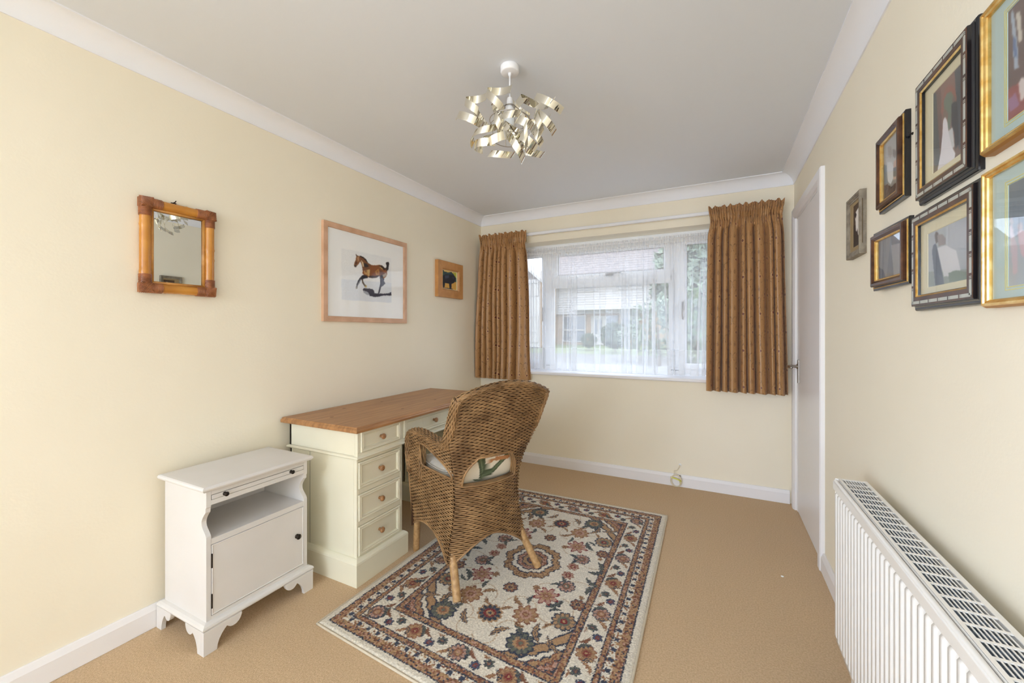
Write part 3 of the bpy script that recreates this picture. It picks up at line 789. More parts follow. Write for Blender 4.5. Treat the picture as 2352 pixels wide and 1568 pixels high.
# ================================================================== CURTAINS, TRACK AND NET
def curtain_cols(S, Z):
    """satin ground with embroidered trailing stems, leaves and small flowers (S across the cloth, Z down it)"""
    BASE = np.array((172, 128, 80.)); LINE = np.array((104, 70, 40.)); RED = np.array((96, 26, 20.)); DOT = np.array((216, 186, 136.)); DK = np.array((70, 44, 30.))
    C = np.empty(S.shape + (3,)); C[:] = BASE
    C *= (1 + .04 * np.sin(Z * 900)[..., None] * .5 + RNG.normal(0, .02, S.shape)[..., None])
    PW, PH = .150, .262
    col = np.floor(S / PW); u = S - (col + .5) * PW; v = np.mod(Z + (col % 2) * PH / 2, PH)
    # sinuous stem
    q = np.abs(u - .034 * np.sin(2 * math.pi * v / PH)); C[q < .0013] = LINE
    # side tendrils
    for (u0, v0, r) in ((.045, .05, .026), (-.045, .18, .026), (.02, .125, .03), (-.02, .25, .03)):
        h = np.hypot(u - u0, v - v0); a = np.arctan2(v - v0, u - u0)
        C[(np.abs(h - r) < .0012) & (np.sin(a + u0 * 60) > -.1)] = LINE
    def lf(u0, v0, ln, an):
        x, y = u - u0, v - v0; ca, sa = math.cos(an), math.sin(an); a, b = (x * ca + y * sa) / ln, (-x * sa + y * ca) / ln
        C[(np.abs(a) < 1) & (np.abs(b) < .26 * (1 - a * a))] = LINE
    for t in ((.052, .03, .010, .7), (-.05, .155, .010, 2.4), (.03, .095, .010, 1.2), (-.035, .225, .010, 2.0), (.06, .075, .009, 2.2), (-.06, .205, .009, .8), (.012, .175, .009, .5), (-.012, .045, .009, 2.6), (.045, .2, .009, 1.4), (-.05, .075, .009, 1.7)): lf(*t)
    def ring(u0, v0, big):
        x, y = u - u0, v - v0; h = np.hypot(x, y); a = np.arctan2(y, x)
        if big:
            C[(h < .0135) & (h > .0095) & (np.cos(a * 8) > .2)] = DOT; C[h < .0088] = RED; C[h < .002] = DOT * .6
        else:
            st = .0125 * (.72 + .28 * np.abs(np.cos(a * 2.5))); C[(h < st) & (h > st - .0028)] = DK; C[h < .0032] = RED
    ring(.030, .128, True); ring(-.032, .005, True); ring(-.032, .005 + PH, True); ring(.048, .222, False); ring(-.048, .095, False)
    return C
def curtain(name, label, xt0, xt1, xb0, xb1, cloth, npl, seed):
    t = thing(name, label, 'curtain', ((xt0 + xt1) / 2, D - .09, .78), group=None)
    r = random.Random(seed); zt, zb, yc = 2.135, .776, D - .092
    nu, nv = int(cloth / .0036), 370
    s = np.linspace(0, 1, nu); tt = np.concatenate([np.linspace(0, .075, 40), np.linspace(.079, 1, nv - 40)])
    S, Tt = np.meshgrid(s, tt)
    ph = np.zeros(nu); am = np.ones(nu)
    # irregular pleats: cumulative phase with varying widths
    w = np.array([r.uniform(.55, 1.7) for _ in range(npl)]); e = np.concatenate([[0], np.cumsum(w) / w.sum()])
    ph = np.interp(s, e, np.arange(npl + 1)); a_i = np.array([r.uniform(.65, 1.2) for _ in range(npl + 1)]); am = np.interp(s, e, a_i)
    drift = np.array([r.uniform(-.18, .18) for _ in range(npl + 1)]); dr_ = np.interp(s, e, drift)
    body = np.clip((Tt - .055) / .10, 0, 1); body = body * body * (3 - 2 * body)
    PH = 2 * np.pi * (ph[None] + dr_[None] * Tt)
    A = .042 * am[None] * (.75 + .35 * Tt) * body
    fold = np.sin(PH) + .18 * np.sin(2 * PH + 1.1)
    head = 1 - body
    fine = np.sin(2 * np.pi * npl * 3.3 * S + 3 * np.sin(9 * S)) * .0075 + np.sin(2 * np.pi * npl * 1.1 * S + 2) * .006
    flare = np.clip(1 - Tt / .035, 0, 1)
    Yp = yc - A * fold * 1.0 - head * (fine * (1 - .15 * flare)) - head * .012 - .012 * flare ** 1.5
    Yp += .010 * np.sin(Tt * 7 + S * 5) * body
    X0 = xt0 + (xb0 - xt0) * Tt ** .8; X1 = xt1 + (xb1 - xt1) * Tt ** .8
    nk = 1 - .05 * np.exp(-((Tt - .085) / .05) ** 2) + .02 * np.clip(1 - Tt / .05, 0, 1)
    XX = (X0 + X1) / 2 + (X1 - X0) * (S - .5) * nk + .012 * am[None] * np.cos(PH) * body * -.55
    pinch = .006 * np.sin(np.pi * np.clip((Tt - .03) / .05, 0, 1)); XX += pinch * np.sin(2 * np.pi * npl * 3.3 * S)
    ZZ = zt + (zb - zt) * Tt
    ZZ += (.006 * np.sin(2 * np.pi * npl * 1.1 * S + 1) + .004 * np.sin(S * 90)) * flare
    ZZ += .004 * np.sin(PH + 1) * np.clip((Tt - .9) / .1, 0, 1)
    Yp = np.minimum(Yp, D - .012)
    XX = np.clip(XX, .006, W - .036)
    C = curtain_cols(S * cloth + seed * .031, Tt * (zt - zb))
    o = grid_obj('drape', np.stack([XX, Yp, ZZ], -1), 'curtain', t, C)
    sm = o.modifiers.new('thick', 'SOLIDIFY'); sm.thickness = .0015; sm.offset = 0
    # heading tape behind the gathers, with its hooks
    m = MB(); k = 24
    pts = [(lerp(xt0 + .01, xt1 - .01, i / (k - 1)), D - .072 + .003 * math.sin(i * 2.4), zt - .06) for i in range(k)]
    m.loops([[(x, y, z_ - .035) for x, y, z_ in pts], [(x, y, z_ + .035) for x, y, z_ in pts]], False); o2 = m.build('heading_tape', 'heading', t)
    return t
curtain('curtain', 'short gold-brown embroidered curtain hanging left of the window above the desk', .052, .540, .012, .566, 1.20, 8, 4)
curtain('curtain', 'wider gold-brown embroidered curtain hanging between the window and the door', 2.032, 2.500, 2.018, 2.530, 1.42, 9, 9)
tk = thing('curtain_track', 'slim white curtain track fixed above the window', 'curtain track', (1.29, D - .04, 2.12))
z0 = float(hit(1207, 541, 1, D - .05)[2]); z1 = float(hit(1633, 486, 1, D - .05)[2]); zm = (z0 + z1) / 2
m = MB(); m.frame(0, .024, 0, .026, [(0, 0), (.003, 0)], lambda a, b, h: (0, 0, 0)); m = MB()
sec = [(-.008, -.012), (-.012, -.009), (-.012, .009), (-.008, .012), (.008, .012), (.008, -.012)]
m.loops([[(x, D - .048 + a, zm + b) for a, b in sec] for x in (.06, 2.49)], True, False, True); m.build('rail', 'track', tk)
for x in (.12, .55, 1.0, 1.55, 2.0, 2.45): MB().box(x - .01, x + .01, D - .04, D + .0, zm - .005, zm + .016).build('bracket', 'track', tk)

nc = thing('net_curtain', 'sheer white pleated net curtain across the window', 'net curtain', (1.29, D + .085, .9))
YN = D + .085
nz_t = float((hit(1204, 574, 1, YN)[2] + hit(1632, 539, 1, YN)[2]) / 2); nz_b = WZ0 + .030; nz_h = float(hit(1215, 798, 1, YN)[2])
def net_grid(z0, z1, nv, amp_fn):
    nu = 900; s = np.linspace(0, 1, nu); t = np.linspace(0, 1, nv); S, Tt = np.meshgrid(s, t); Z = z0 + (z1 - z0) * Tt
    r = np.random.default_rng(5); npl = 32
    w = r.uniform(.22, 1.0, npl) ** 2 * 4 + .12; e = np.concatenate([[0], np.cumsum(w) / w.sum()]); ph = np.interp(s, e, np.arange(npl + 1))
    am = np.interp(s, e, r.uniform(.3, 1.25, npl + 1)); dr_ = np.interp(s, e, r.uniform(-.35, .35, npl + 1)); hang = (nz_t - Z) / (nz_t - nz_b)
    PH = 2 * np.pi * (ph[None] + dr_[None] * hang)
    A = amp_fn(hang)
    Y = YN + .016 * am[None] * np.sin(PH) * A + .004 * np.sin(2 * np.pi * S * 120) * (1 - A)
    X = .215 + 2.15 * S - .017 * am[None] * np.sin(2 * PH) * A * np.clip(w[np.clip(np.searchsorted(e, s, 'right') - 1, 0, npl - 1)][None] * .8, .3, 1.3)
    return np.stack([X, Y, Z + .006 * np.sin(PH) * (hang > .985)], -1)
af = lambda h: np.clip(.12 + h * 2.2, 0, 1)
grid_obj('net_drop', net_grid(nz_t - .045, nz_h, 26, af), 'net', nc)
grid_obj('hem', net_grid(nz_h + .003, nz_b, 8, af), 'net_hem', nc)
grid_obj('gathered_heading', net_grid(nz_t + .012, nz_t - .045, 6, af), 'net_head', nc)
MB().tube([(.202, YN, nz_t - .012), (2.378, YN, nz_t - .012)], .003, 8).build('stretch_wire', 'track', nc)

# ================================================================== WICKER ARMCHAIR (built in its own axes: u across, v forward, z up)
CW = np.array([.466, .885, 0.]); CW /= np.linalg.norm(CW); CF = np.array([-CW[1], CW[0], 0.])
CO = np.array([1.169, 1.707, 0.]) - CW * .020
CROT = math.atan2(CW[1], CW[0])
ch = thing('wicker_armchair', 'brown woven wicker armchair with curved arms drawn up to the desk', 'armchair', CO, CROT, local=True)
HZ = [.14, .22, .30, .41, .52, .62, .725, .85, .93, .99]; HU = [.224, .210, .190, .177, .184, .208, .240, .250, .254, .252]
VZ = [.14, .30, .50, .60, .73, .85, .95, 1.0]; VV = [.060, .070, .068, .046, .002, -.042, -.082, -.098]
hw = lambda z: np.interp(z, HZ, HU)
vc = lambda z: np.interp(z, VZ, VV)
TOPZ = .992
bend = lambda z: .058 * np.clip((z - .55) / .44, 0, 1)
def back_pt(q, zr):
    """q in -1..1 across, zr nominal row height"""
    u = q * hw(zr); z = zr - bend(zr) * q * q
    v = vc(zr) - .022 + .046 * q * q
    return np.stack([u, v, z], -1)
def back_in(q, zr):
    u = q * hw(zr)
    ok = zr > .250 - .106 * (np.abs(u) / .20) ** 1.6
    sw = .150 - .055 * np.clip((zr - .492) / .132, 0, 1) ** 3
    slot = (zr > .492) & (zr < .630) & (np.abs(u) < sw)
    return ok & ~slot & (zr < TOPZ)
def side_u(v, z):
    t = np.clip((v - .08) / .36, 0, 1); r = hw(z) + .004
    f = np.interp(z, [.15, .45, .7], [.202, .228, .246])
    return r * (1 - t) + f * t
def make_side(sg):
    def pt(v, z): return np.stack([-sg * side_u(v, z), v + 0 * z, z + 0 * v], -1)
    def ok(v, z):
        vr = vc(z) + .010
        a = (v > vr) & (v < .533 + .012 * np.clip((z - .45) / .2, 0, 1))
        a &= z > .238 - .075 * (np.abs(v - .32) / .22) ** 2
        zt = np.where(v < .43, .700, .700 - .075 * ((v - .43) / .11) ** 2)
        zt = np.where(v < .10, .70 + .9 * np.clip(.09 - v, 0, 1) , zt)
        a &= z < zt
        vl = .090 + .215 * np.clip((z - .532) / .115, 0, 1) ** 2.0
        a &= ~((z > .532) & (z < .648) & (v > vl) & (v < .368))
        return a
    return pt, ok
NP = 0
def weave(mb, pt, ok, p0, p1, z0, z1, pitch=.0089, stake=.0215, amp=.0026, hh=.0040, th=.0019, par0=0):
    """rows of flat strands passing alternately in front of and behind upright stakes"""
    rows = np.arange(z0, z1, pitch)
    for j, z in enumerate(rows):
        span = p1(z) - p0(z); n = max(3, int(round(span / (stake / 2))))
        q = np.linspace(p0(z), p1(z), n + 1); P = pt(q, np.full(n + 1, z)); K = ok(q, np.full(n + 1, z))
        # surface normal by differences
        e = 1e-3
        dq = pt(q + e, np.full(n + 1, z)) - pt(q - e, np.full(n + 1, z)); dz = pt(q, np.full(n + 1, z + e)) - pt(q, np.full(n + 1, z - e))
        N = np.cross(dq, dz); N /= np.linalg.norm(N, axis=1)[:, None] + 1e-9
        Tz = dz / (np.linalg.norm(dz, axis=1)[:, None] + 1e-9)
        off = np.array([0, 1, 0, -1])[(np.arange(n + 1) + 2 * (j + par0)) % 4] * amp
        jit = RNG.normal(0, .0005, n + 1)
        P = P + N * off[:, None] + Tz * jit[:, None]
        i = 0
        while i <= n:
            if not K[i]: i += 1; continue
            k = i
            while k + 1 <= n and K[k + 1]: k += 1
            if k - i >= 1:
                L = []
                for a in range(i, k + 1):
                    L.append([P[a] + Tz[a] * hh, P[a] + N[a] * th + Tz[a] * hh * .35, P[a] + N[a] * th - Tz[a] * hh * .35, P[a] - Tz[a] * hh, P[a] - N[a] * th - Tz[a] * hh * .35, P[a] - N[a] * th + Tz[a] * hh * .35])
                mb.loops(L, True, False, False, True)
            i = k + 1
def dark_core(name, pt, ok, a0, a1, z0, z1, off, par, na=90, nz=130):  # dark sheet added behind the strands so the weave gaps look shaded
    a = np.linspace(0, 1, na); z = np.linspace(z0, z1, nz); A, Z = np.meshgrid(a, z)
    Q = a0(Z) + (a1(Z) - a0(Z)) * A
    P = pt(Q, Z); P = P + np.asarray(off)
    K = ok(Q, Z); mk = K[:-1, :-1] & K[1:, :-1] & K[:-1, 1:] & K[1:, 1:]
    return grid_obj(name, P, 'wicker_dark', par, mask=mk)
# backrest
m = MB()
weave(m, lambda q, z: back_pt(q / hw(z), z), lambda q, z: back_in(q / hw(z), z), lambda z: -hw(z), lambda z: hw(z), .15, TOPZ - .002)
bk = m.build('backrest', 'wicker', ch, kind='stuff')
dark_core('backrest_gap_shade', lambda q, z: back_pt(q / hw(z), z), lambda q, z: back_in(q / hw(z), z), lambda z: -hw(z) * .99, lambda z: hw(z) * .99, .15, TOPZ - .004, (0, .009, 0), bk, 110, 190)
m = MB()   # inner face of the back
weave(m, lambda q, z: back_pt(q / hw(z), z) + np.array([0, .040, 0]), lambda q, z: back_in(q / hw(z), z) & (np.abs(q) < hw(z) - .02), lambda z: -hw(z), lambda z: hw(z), .52, TOPZ - .02, par0=1)
m.build('backrest_lining', 'wicker', ch, kind='stuff')
m = MB()   # uprights showing between the strands
for q in np.linspace(-.96, .96, 23):
    zz_ = np.linspace(.16, TOPZ - .01, 60); run = []
    for z in zz_:
        if back_in(np.array(q), np.array(z)): run.append(back_pt(np.array(q), np.array(z)) + np.array([0, .003, 0]))
        else:
            if len(run) > 2: m.tube(run, .0022, 5, False)
            run = []
    if len(run) > 2: m.tube(run, .0022, 5, False)
m.build('stakes', 'wicker_dark', bk, kind='stuff')
# arms, sides, edges
def strand_tube(mb, path, ref, ra, rb, ns=14, amp=.0026, sr=(.0042, .0022), step=.011, phase=0):
    """bundle of lengthwise strands woven over a core of oval section (ra along ref, rb across)"""
    P = np.array(path, float); dl = np.linalg.norm(np.diff(P, axis=0), axis=1); s = np.concatenate([[0], np.cumsum(dl)])
    n = max(4, int(s[-1] / step)); si = np.linspace(0, s[-1], n + 1)
    Pi = np.stack([np.interp(si, s, P[:, k]) for k in range(3)], 1)
    for _ in range(2): Pi[1:-1] = (Pi[:-2] + 2 * Pi[1:-1] + Pi[2:]) / 4
    R = np.array([np.array(ref(x / s[-1])) for x in si], float)
    T_ = np.gradient(Pi, axis=0); T_ /= np.linalg.norm(T_, axis=1)[:, None]
    A_ = R - T_ * (R * T_).sum(1)[:, None]; A_ /= np.linalg.norm(A_, axis=1)[:, None]; B_ = np.cross(T_, A_)
    RA = np.array([ra(x / s[-1]) for x in si]); RB_ = np.array([rb(x / s[-1]) for x in si])
    for k in range(ns):
        th = 2 * math.pi * k / ns
        c, d = math.cos(th), math.sin(th)
        off = np.array([0, 1, 0, -1])[(np.arange(n + 1) + 2 * (k + phase)) % 4] * amp
        nrm = A_ * (c / RA)[:, None] + B_ * (d / RB_)[:, None]; nrm /= np.linalg.norm(nrm, axis=1)[:, None]
        ctr = Pi + A_ * (c * RA)[:, None] + B_ * (d * RB_)[:, None] + nrm * off[:, None]
        tg = np.cross(T_, nrm)
        L = [[ctr[i] + tg[i] * sr[0], ctr[i] + nrm[i] * sr[1], ctr[i] - tg[i] * sr[0], ctr[i] - nrm[i] * sr[1]] for i in range(n + 1)]
        mb.loops(L, True, False, True, True)
    return Pi, A_, B_, RA, RB_
for sg, nm in ((1, 'left'), (-1, 'right')):
    pt, ok = make_side(sg)
    m = MB(); weave(m, pt, ok, lambda z: float(vc(z)) + .01, lambda z: .55, .155, .80)
    sd = m.build('side_apron', 'wicker', ch, kind='stuff')
    dark_core('apron_gap_shade', pt, ok, lambda z: vc(z) + .02, lambda z: .55 + 0 * z, .155, .79, (sg * .008, 0, 0), sd, 110, 130)
    # arm and rolled back edge: one band running from the front post over the arm and up the back
    uo = -sg
    eq = lambda z: float(hw(z)) - .006
    def bv(z): return float(vc(z)) + .036
    path = [(uo * .224, .520, .46), (uo * .229, .528, .56), (uo * .226, .527, .63), (uo * .222, .505, .672), (uo * .220, .455, .690), (uo * .219, .38, .696), (uo * .219, .28, .692), (uo * .221, .19, .688), (uo * .227, .12, .692), (uo * .234, .068, .712), (uo * .240, .036, .750), (uo * .243, .010, .80), (uo * .246, -.020, .86), (uo * .248, -.044, .905), (uo * .244, -.056, .928)]
    ref = lambda t: (1, 0, 0)
    ra = lambda t: interp(t, [0, .15, .3, .55, .68, .8, 1], [.018, .024, .033, .033, .026, .017, .014])
    rb = lambda t: interp(t, [0, .15, .3, .55, .7, .8, 1], [.014, .018, .017, .018, .022, .030, .024])
    m = MB(); Pi, A_, B_, RA, RB_ = strand_tube(m, path, ref, ra, rb, 22)
    ar = m.build('arm', 'wicker', ch, kind='stuff')
    mc = MB(); mc.loops([[Pi[i] + A_[i] * (RA[i] - .003) * math.cos(2 * math.pi * k / 12) + B_[i] * (RB_[i] - .003) * math.sin(2 * math.pi * k / 12) for k in range(12)] for i in range(len(Pi))], True, False, True, True)
    mc.build('arm_core', 'wicker_dark', ar)
    # front post (inside face and the edge beside the opening under the arm)
    m = MB(); strand_tube(m, [(uo * .214, .385, .45), (uo * .216, .385, .55), (uo * .216, .383, .64), (uo * .214, .37, .672)], lambda t: (1, 0, 0), lambda t: .018, lambda t: .014, 12)
    m.build('front_post', 'wicker', ch, kind='stuff')
    m = MB()
    weave(m, lambda v, z: pt(v, z) + np.array([sg * .034, 0, 0]), lambda v, z: (v > .39) & (v < .52), lambda z: .37, lambda z: .53, .45, .67, par0=1)
    m.build('front_post', 'wicker', ch, kind='stuff')
    # bindings round the opening and the bottom arch
    ed = [(.368, .55), (.368, .64), (.36, .650), (.31, .648)] + [(.090 + .215 * ((z - .532) / .115) ** 2.0, z) for z in np.linspace(.645, .54, 12)] + [(.094, .532), (.2, .530), (.36, .532)]
    m = MB(); m.tube([pt(np.array(a), np.array(b)) for a, b in ed], .0052, 6, closed=True); m.build('edge_binding', 'wicker', ch)
    m = MB(); m.tube([pt(np.array(v), np.array(max(.158, .238 - .075 * (abs(v - .32) / .22) ** 2))) for v in np.linspace(.08, .535, 26)], .0055, 6); m.build('edge_binding', 'wicker', ch)
    m = MB(); m.tube([pt(np.array(.535 + .012 * max(0, min(1, (z - .45) / .2))), np.array(z)) for z in np.linspace(.18, .64, 20)], .006, 6); m.build('edge_binding', 'wicker', ch)
# bindings on the back: slot, arch, top roll
def slot_w(z): return .150 - .055 * max(0, min(1, (z - .492) / .132)) ** 3
zs_ = list(np.linspace(.492, .630, 10))
ring_ = [(-slot_w(z), z) for z in zs_] + [(u, .632 - .0 * u) for u in np.linspace(-.088, .088, 8)] + [(slot_w(z), z) for z in zs_[::-1]] + [(u, .490) for u in np.linspace(.14, -.14, 10)]
m = MB(); m.tube([back_pt(np.array(u / hw(z)), np.array(z)) for u, z in ring_], .0056, 6, closed=True); m.build('edge_binding', 'wicker', ch)
for off in (.014, .030):
    m = MB(); m.tube([back_pt(np.array(u / hw(z)), np.array(z)) + np.array([0, off, 0]) for u, z in ring_], .006, 6, closed=True); m.build('edge_binding', 'wicker', ch)
m = MB(); m.tube([back_pt(np.array(u / hw(.25 - .106 * (abs(u) / .2) ** 1.6)), np.array(.25 - .106 * (abs(u) / .20) ** 1.6)) for u in np.linspace(-.205, .205, 30)], .0055, 6); m.build('edge_binding', 'wicker', ch)
m = MB()
tp = [back_pt(np.array(q), np.array(TOPZ)) + np.array([0, .020, -.010 - .002 * abs(q)]) for q in np.linspace(-.985, .985, 34)]
Pi, A_, B_, RA, RB_ = strand_tube(m, tp, lambda t: (0, 1, 0), lambda t: .022, lambda t: .013, 14)
tr_ = m.build('top_roll', 'wicker', ch, kind='stuff')
mc = MB(); mc.loops([[Pi[i] + A_[i] * (RA[i] - .003) * math.cos(2 * math.pi * k / 12) + B_[i] * (RB_[i] - .003) * math.sin(2 * math.pi * k / 12) for k in range(12)] for i in range(len(Pi))], True, False, True, True); mc.build('roll_core', 'wicker_dark', tr_)
# front apron and seat
fp = lambda q, z: np.stack([q, .530 + 0 * q, z + 0 * q], -1)
fo = lambda q, z: (np.abs(q) < .222) & (z > .235 - .075 * (np.abs(q) / .2) ** 2)
m = MB(); weave(m, fp, fo, lambda z: -.225, lambda z: .225, .16, .47); m.build('front_apron', 'wicker', ch, kind='stuff')
dark_core('front_gap_shade', fp, fo, lambda z: -.22 + 0 * z, lambda z: .22 + 0 * z, .16, .465, (0, -.008, 0), ch, 60, 60)
MB().box(-.160, .160, .11, .515, .452, .468).build('seat', 'wicker_light', ch, bevel=.004)
# legs: poles wrapped in cane
def leg(top, foot, r0, r1):
    a, b = np.array(top, float), np.array(foot, float); L = np.linalg.norm(b - a); ax = (b - a) / L; n = int(L / .0022); pf = [(.001, 0)]
    for i in range(n + 1):
        t = i / n; r = r0 + (r1 - r0) * t; pf.append((r + (.0007 if i % 2 else -.0006) , t * L))
    pf.append((r1 * .9, L)); pf.append((.001, L))
    m = MB(); m.lathe(pf, a, ax, 14, False); return m.build('leg', 'wicker_light', ch)
def floor_uv(px, py, z=.011):
    q = hit(px, py, 2, z) - CO; return q @ CW, q @ CF
for sgn, (px, py) in ((-1, (1050, 1380)), (1, (1236, 1301))):
    u, v = floor_uv(px, py); leg((sgn * .186, .118, .235), (u, v, .0105), .0192, .0185)
u, v = floor_uv(956, 1258); leg((-.192, .500, .26), (u, v, .0102 if False else .0005), .0185, .0175); leg((.192, .500, .26), (-u, v, .0105), .0185, .0175)

# seat cushion and printed back cushion (loose things on the chair)
def to_world(P): return CO + P[..., 0:1] * CW + P[..., 1:2] * CF + P[..., 2:3] * np.array([0, 0, 1.])
def pillow(cu, cv, cz, a, b, c_, tilt, n=64, e=.42, ee=.8):
    th = np.linspace(-math.pi / 2, math.pi / 2, n); phi = np.linspace(-math.pi, math.pi, 2 * n); Ph, Th = np.meshgrid(phi, th)
    sp = lambda x, p: np.sign(x) * np.abs(x) ** p
    x = a * sp(np.cos(Th), ee) * sp(np.cos(Ph), e); y = b * sp(np.cos(Th), ee) * sp(np.sin(Ph), e); z = c_ * np.sin(Th)
    return x, y, z
x, y, z = pillow(0, 0, 0, .182, .166, .044, 0, 50, .35, .55)
P = np.stack([x, y + .360, z + .5125 + .004 * np.sin(9 * x) + .003 * np.sin(11 * y + 1)], -1)
sc_ = thing('seat_cushion', 'off-white calico seat cushion lying on the wicker armchair', 'cushion', tuple(CO + CF * .29 + np.array([0, 0, .47])))
grid_obj('cover', to_world(P), 'cush', sc_)
m = MB(); 
for dz in (.017, -.019):
    m.tube([to_world(np.array([.183 * np.sign(math.cos(t)) * abs(math.cos(t)) ** .35,   .360 + .167 * np.sign(math.sin(t)) * abs(math.sin(t)) ** .35, .5125 + dz])) for t in np.linspace(0, 2 * math.pi, 90)[:-1]], .003, 6, closed=True)
m.build('piping', 'cush', sc_)
x, y, z = pillow(0, 0, 0, .198, .192, .048, 0, 190, .34, .42)
# local x -> u, y -> up, z -> towards the back
lean = -.22
uu = x; zz2 = y * math.cos(lean) ; vv2 = -z + 0 * y
P = np.stack([uu * (1 - .10 * np.clip(-y / .19, 0, 1)) + .004, .122 - z - y * .14, .656 + y], -1)
cols_ = np.empty(P.shape); cols_[:] = (226, 216, 196)
def uvz(px, py):
    o = hit(900 + px / 2.9575, 870 + py / 2.9575, 2, 0.5); d = o - CAM; pl = CO + CF * .085
    t = ((pl - CAM) @ CF) / (d @ CF); q = CAM + d * t - CO; return (q @ CW, q[2])
rear = z > 0
def paint(poly, c):
    k = in_poly(P[..., 0], P[..., 2], [uvz(*p) for p in poly]) & rear; cols_[k] = c
paint([(566, 528), (600, 520), (630, 520), (642, 600), (648, 660), (640, 692), (608, 690), (600, 620), (585, 570)], (84, 92, 70))
paint([(640, 690), (648, 645), (690, 600), (740, 545), (780, 488), (812, 478), (800, 520), (760, 560), (720, 612), (690, 655), (655, 690)], (80, 90, 68))
paint([(592, 522), (600, 521), (622, 600), (628, 680), (620, 684), (612, 610)], (112, 120, 92))
paint([(690, 612), (745, 552), (790, 500), (795, 512), (750, 566), (700, 622), (668, 668), (660, 660)], (104, 114, 86))
paint([(640, 588), (670, 548), (720, 523), (800, 513), (824, 511), (790, 540), (730, 550), (690, 556), (655, 588)], (186, 132, 88))
paint([(560, 690), (600, 690), (640, 694), (690, 688), (640, 700), (580, 704)], (96, 104, 82))
paint([(520, 500), (560, 470), (600, 440), (640, 420), (660, 430), (610, 470), (560, 520)], (186, 132, 88))
paint([(640, 480), (700, 420), (760, 380), (780, 390), (720, 450), (660, 500)], (150, 70, 50))
bcn = thing('back_cushion', 'cream cushion printed with green leaves behind the slot of the wicker chair back', 'cushion', tuple(CO + CF * .12 + np.array([0, 0, .5])))
grid_obj('cover', to_world(P), 'cush_print', bcn, cols_)

# ================================================================== BAMBOO MIRROR
L0 = lambda px, py: hit(280 + px / 5.408, 420 + py / 5.408, 0, .02)
my0, my1, mz0, mz1 = .786, 1.056, 1.376, 1.758
mi = thing('wall_mirror', 'small bamboo framed mirror hanging on the left wall', 'mirror', (0, (my0 + my1) / 2, mz0))
rp = .0185; xc = .0215
def bamboo(p0, p1, nodes, name='bamboo_rail'):
    p0, p1 = np.array(p0, float), np.array(p1, float); L = np.linalg.norm(p1 - p0); pf = [(.001, 0)]; k = 40
    for i in range(k + 1):
        t = i / k; r = rp
        for nd in nodes: r += .0016 * math.exp(-((t - nd) * L / .004) ** 2)
        pf.append((r, t * L))
    pf.append((.001, L)); m = MB(); m.lathe(pf, p0, p1 - p0, 18, False); return m.build(name, 'bamboo', mi)
bamboo((xc, my0 + rp, mz0 + .01), (xc, my0 + rp, mz1 - .01), (.2, .72)); bamboo((xc, my1 - rp, mz0 + .01), (xc, my1 - rp, mz1 - .01), (.42, .55))
bamboo((xc, my0 + .01, mz1 - rp), (xc, my1 - .01, mz1 - rp), (.6, .85)); bamboo((xc, my0 + .01, mz0 + rp), (xc, my1 - .01, mz0 + rp), (.3, .8))
iy0, iy1, iz0, iz1 = my0 + 2 * rp - .002, my1 - 2 * rp + .002, mz0 + 2 * rp - .002, mz1 - 2 * rp + .002
MB().box(.004, .016, iy0 + .002, iy1 - .002, iz0 + .002, iz1 - .002).build('backing', 'back_board', mi)
m = MB(); g = .012
m.loops([[(.0165, iy0 + g - i, iz0 + g - i), (.0165, iy1 - g + i, iz0 + g - i), (.0165, iy1 - g + i, iz1 - g + i), (.0165, iy0 + g - i, iz1 - g + i)] for i in (.008, .0)], True)
q_ = [(.0165, iy0 + g, iz0 + g), (.0165, iy1 - g, iz0 + g), (.0165, iy1 - g, iz1 - g), (.0165, iy0 + g, iz1 - g)]
MB().box(.0155, .0172, iy0 + .004, iy1 - .004, iz0 + .004, iz1 - .004).build('mirror_glass', 'mirror', mi)
m = MB()
for a, b in (((iy0 + .006, iz0), (iy0 + .006, iz1)), ((iy1 - .006, iz0), (iy1 - .006, iz1)), ((iy0, iz0 + .006), (iy1, iz0 + .006)), ((iy0, iz1 - .006), (iy1, iz1 - .006))):
    m.tube([(.021, *a), (.021, *b)], .0062, 10)
m.build('cane_beading', 'cane', mi)
for cy_, sy in ((my0 + rp, 1), (my1 - rp, -1)):
    for cz_, sz in ((mz0 + rp, 1), (mz1 - rp, -1)):
        m = MB()
        for i in range(9):     # rings round the upright and the cross rail
            r = rp + .0008; dd = .019 + i * .0042
            m.tube([(xc + r * math.cos(t), cy_ + r * math.sin(t), cz_ + sz * dd) for t in np.linspace(0, 2 * math.pi, 21)[:-1]], .0023, 6, closed=True)
            m.tube([(xc + r * math.cos(t), cy_ + sy * dd, cz_ + r * math.sin(t)) for t in np.linspace(0, 2 * math.pi, 21)[:-1]], .0023, 6, closed=True)
        for i in range(-6, 7):  # diagonal strands over the corner itself
            o_ = i * .0031; e_ = rp + .003
            a = np.array([cy_ - sy * e_, cz_ - sz * e_ + 0.0]); ln = math.sqrt(2) * (e_ * 1.0)
            c0 = np.array([cy_ + sy * o_, cz_ - sz * o_]); d_ = np.array([sy, sz]) / math.sqrt(2)
            e_ = rp + .0015; h_ = max(.002, (e_ - abs(o_)) * math.sqrt(2))
            p0, p1 = c0 - d_ * min(h_, ln), c0 + d_ * h_
            m.tube([(xc + .004, p0[0], p0[1])] + [(xc + rp + .003 - .004 * (2 * t - 1) ** 2, *(p0 + (p1 - p0) * t)) for t in (.08, .3, .5, .7, .92)] + [(xc + .004, p1[0], p1[1])], .0022, 6)
        m.box(.004, xc + rp - .0005, cy_ - rp, cy_ + rp, cz_ - rp, cz_ + rp)
        m.build('corner_wrap', 'rattan', mi, bevel=0)
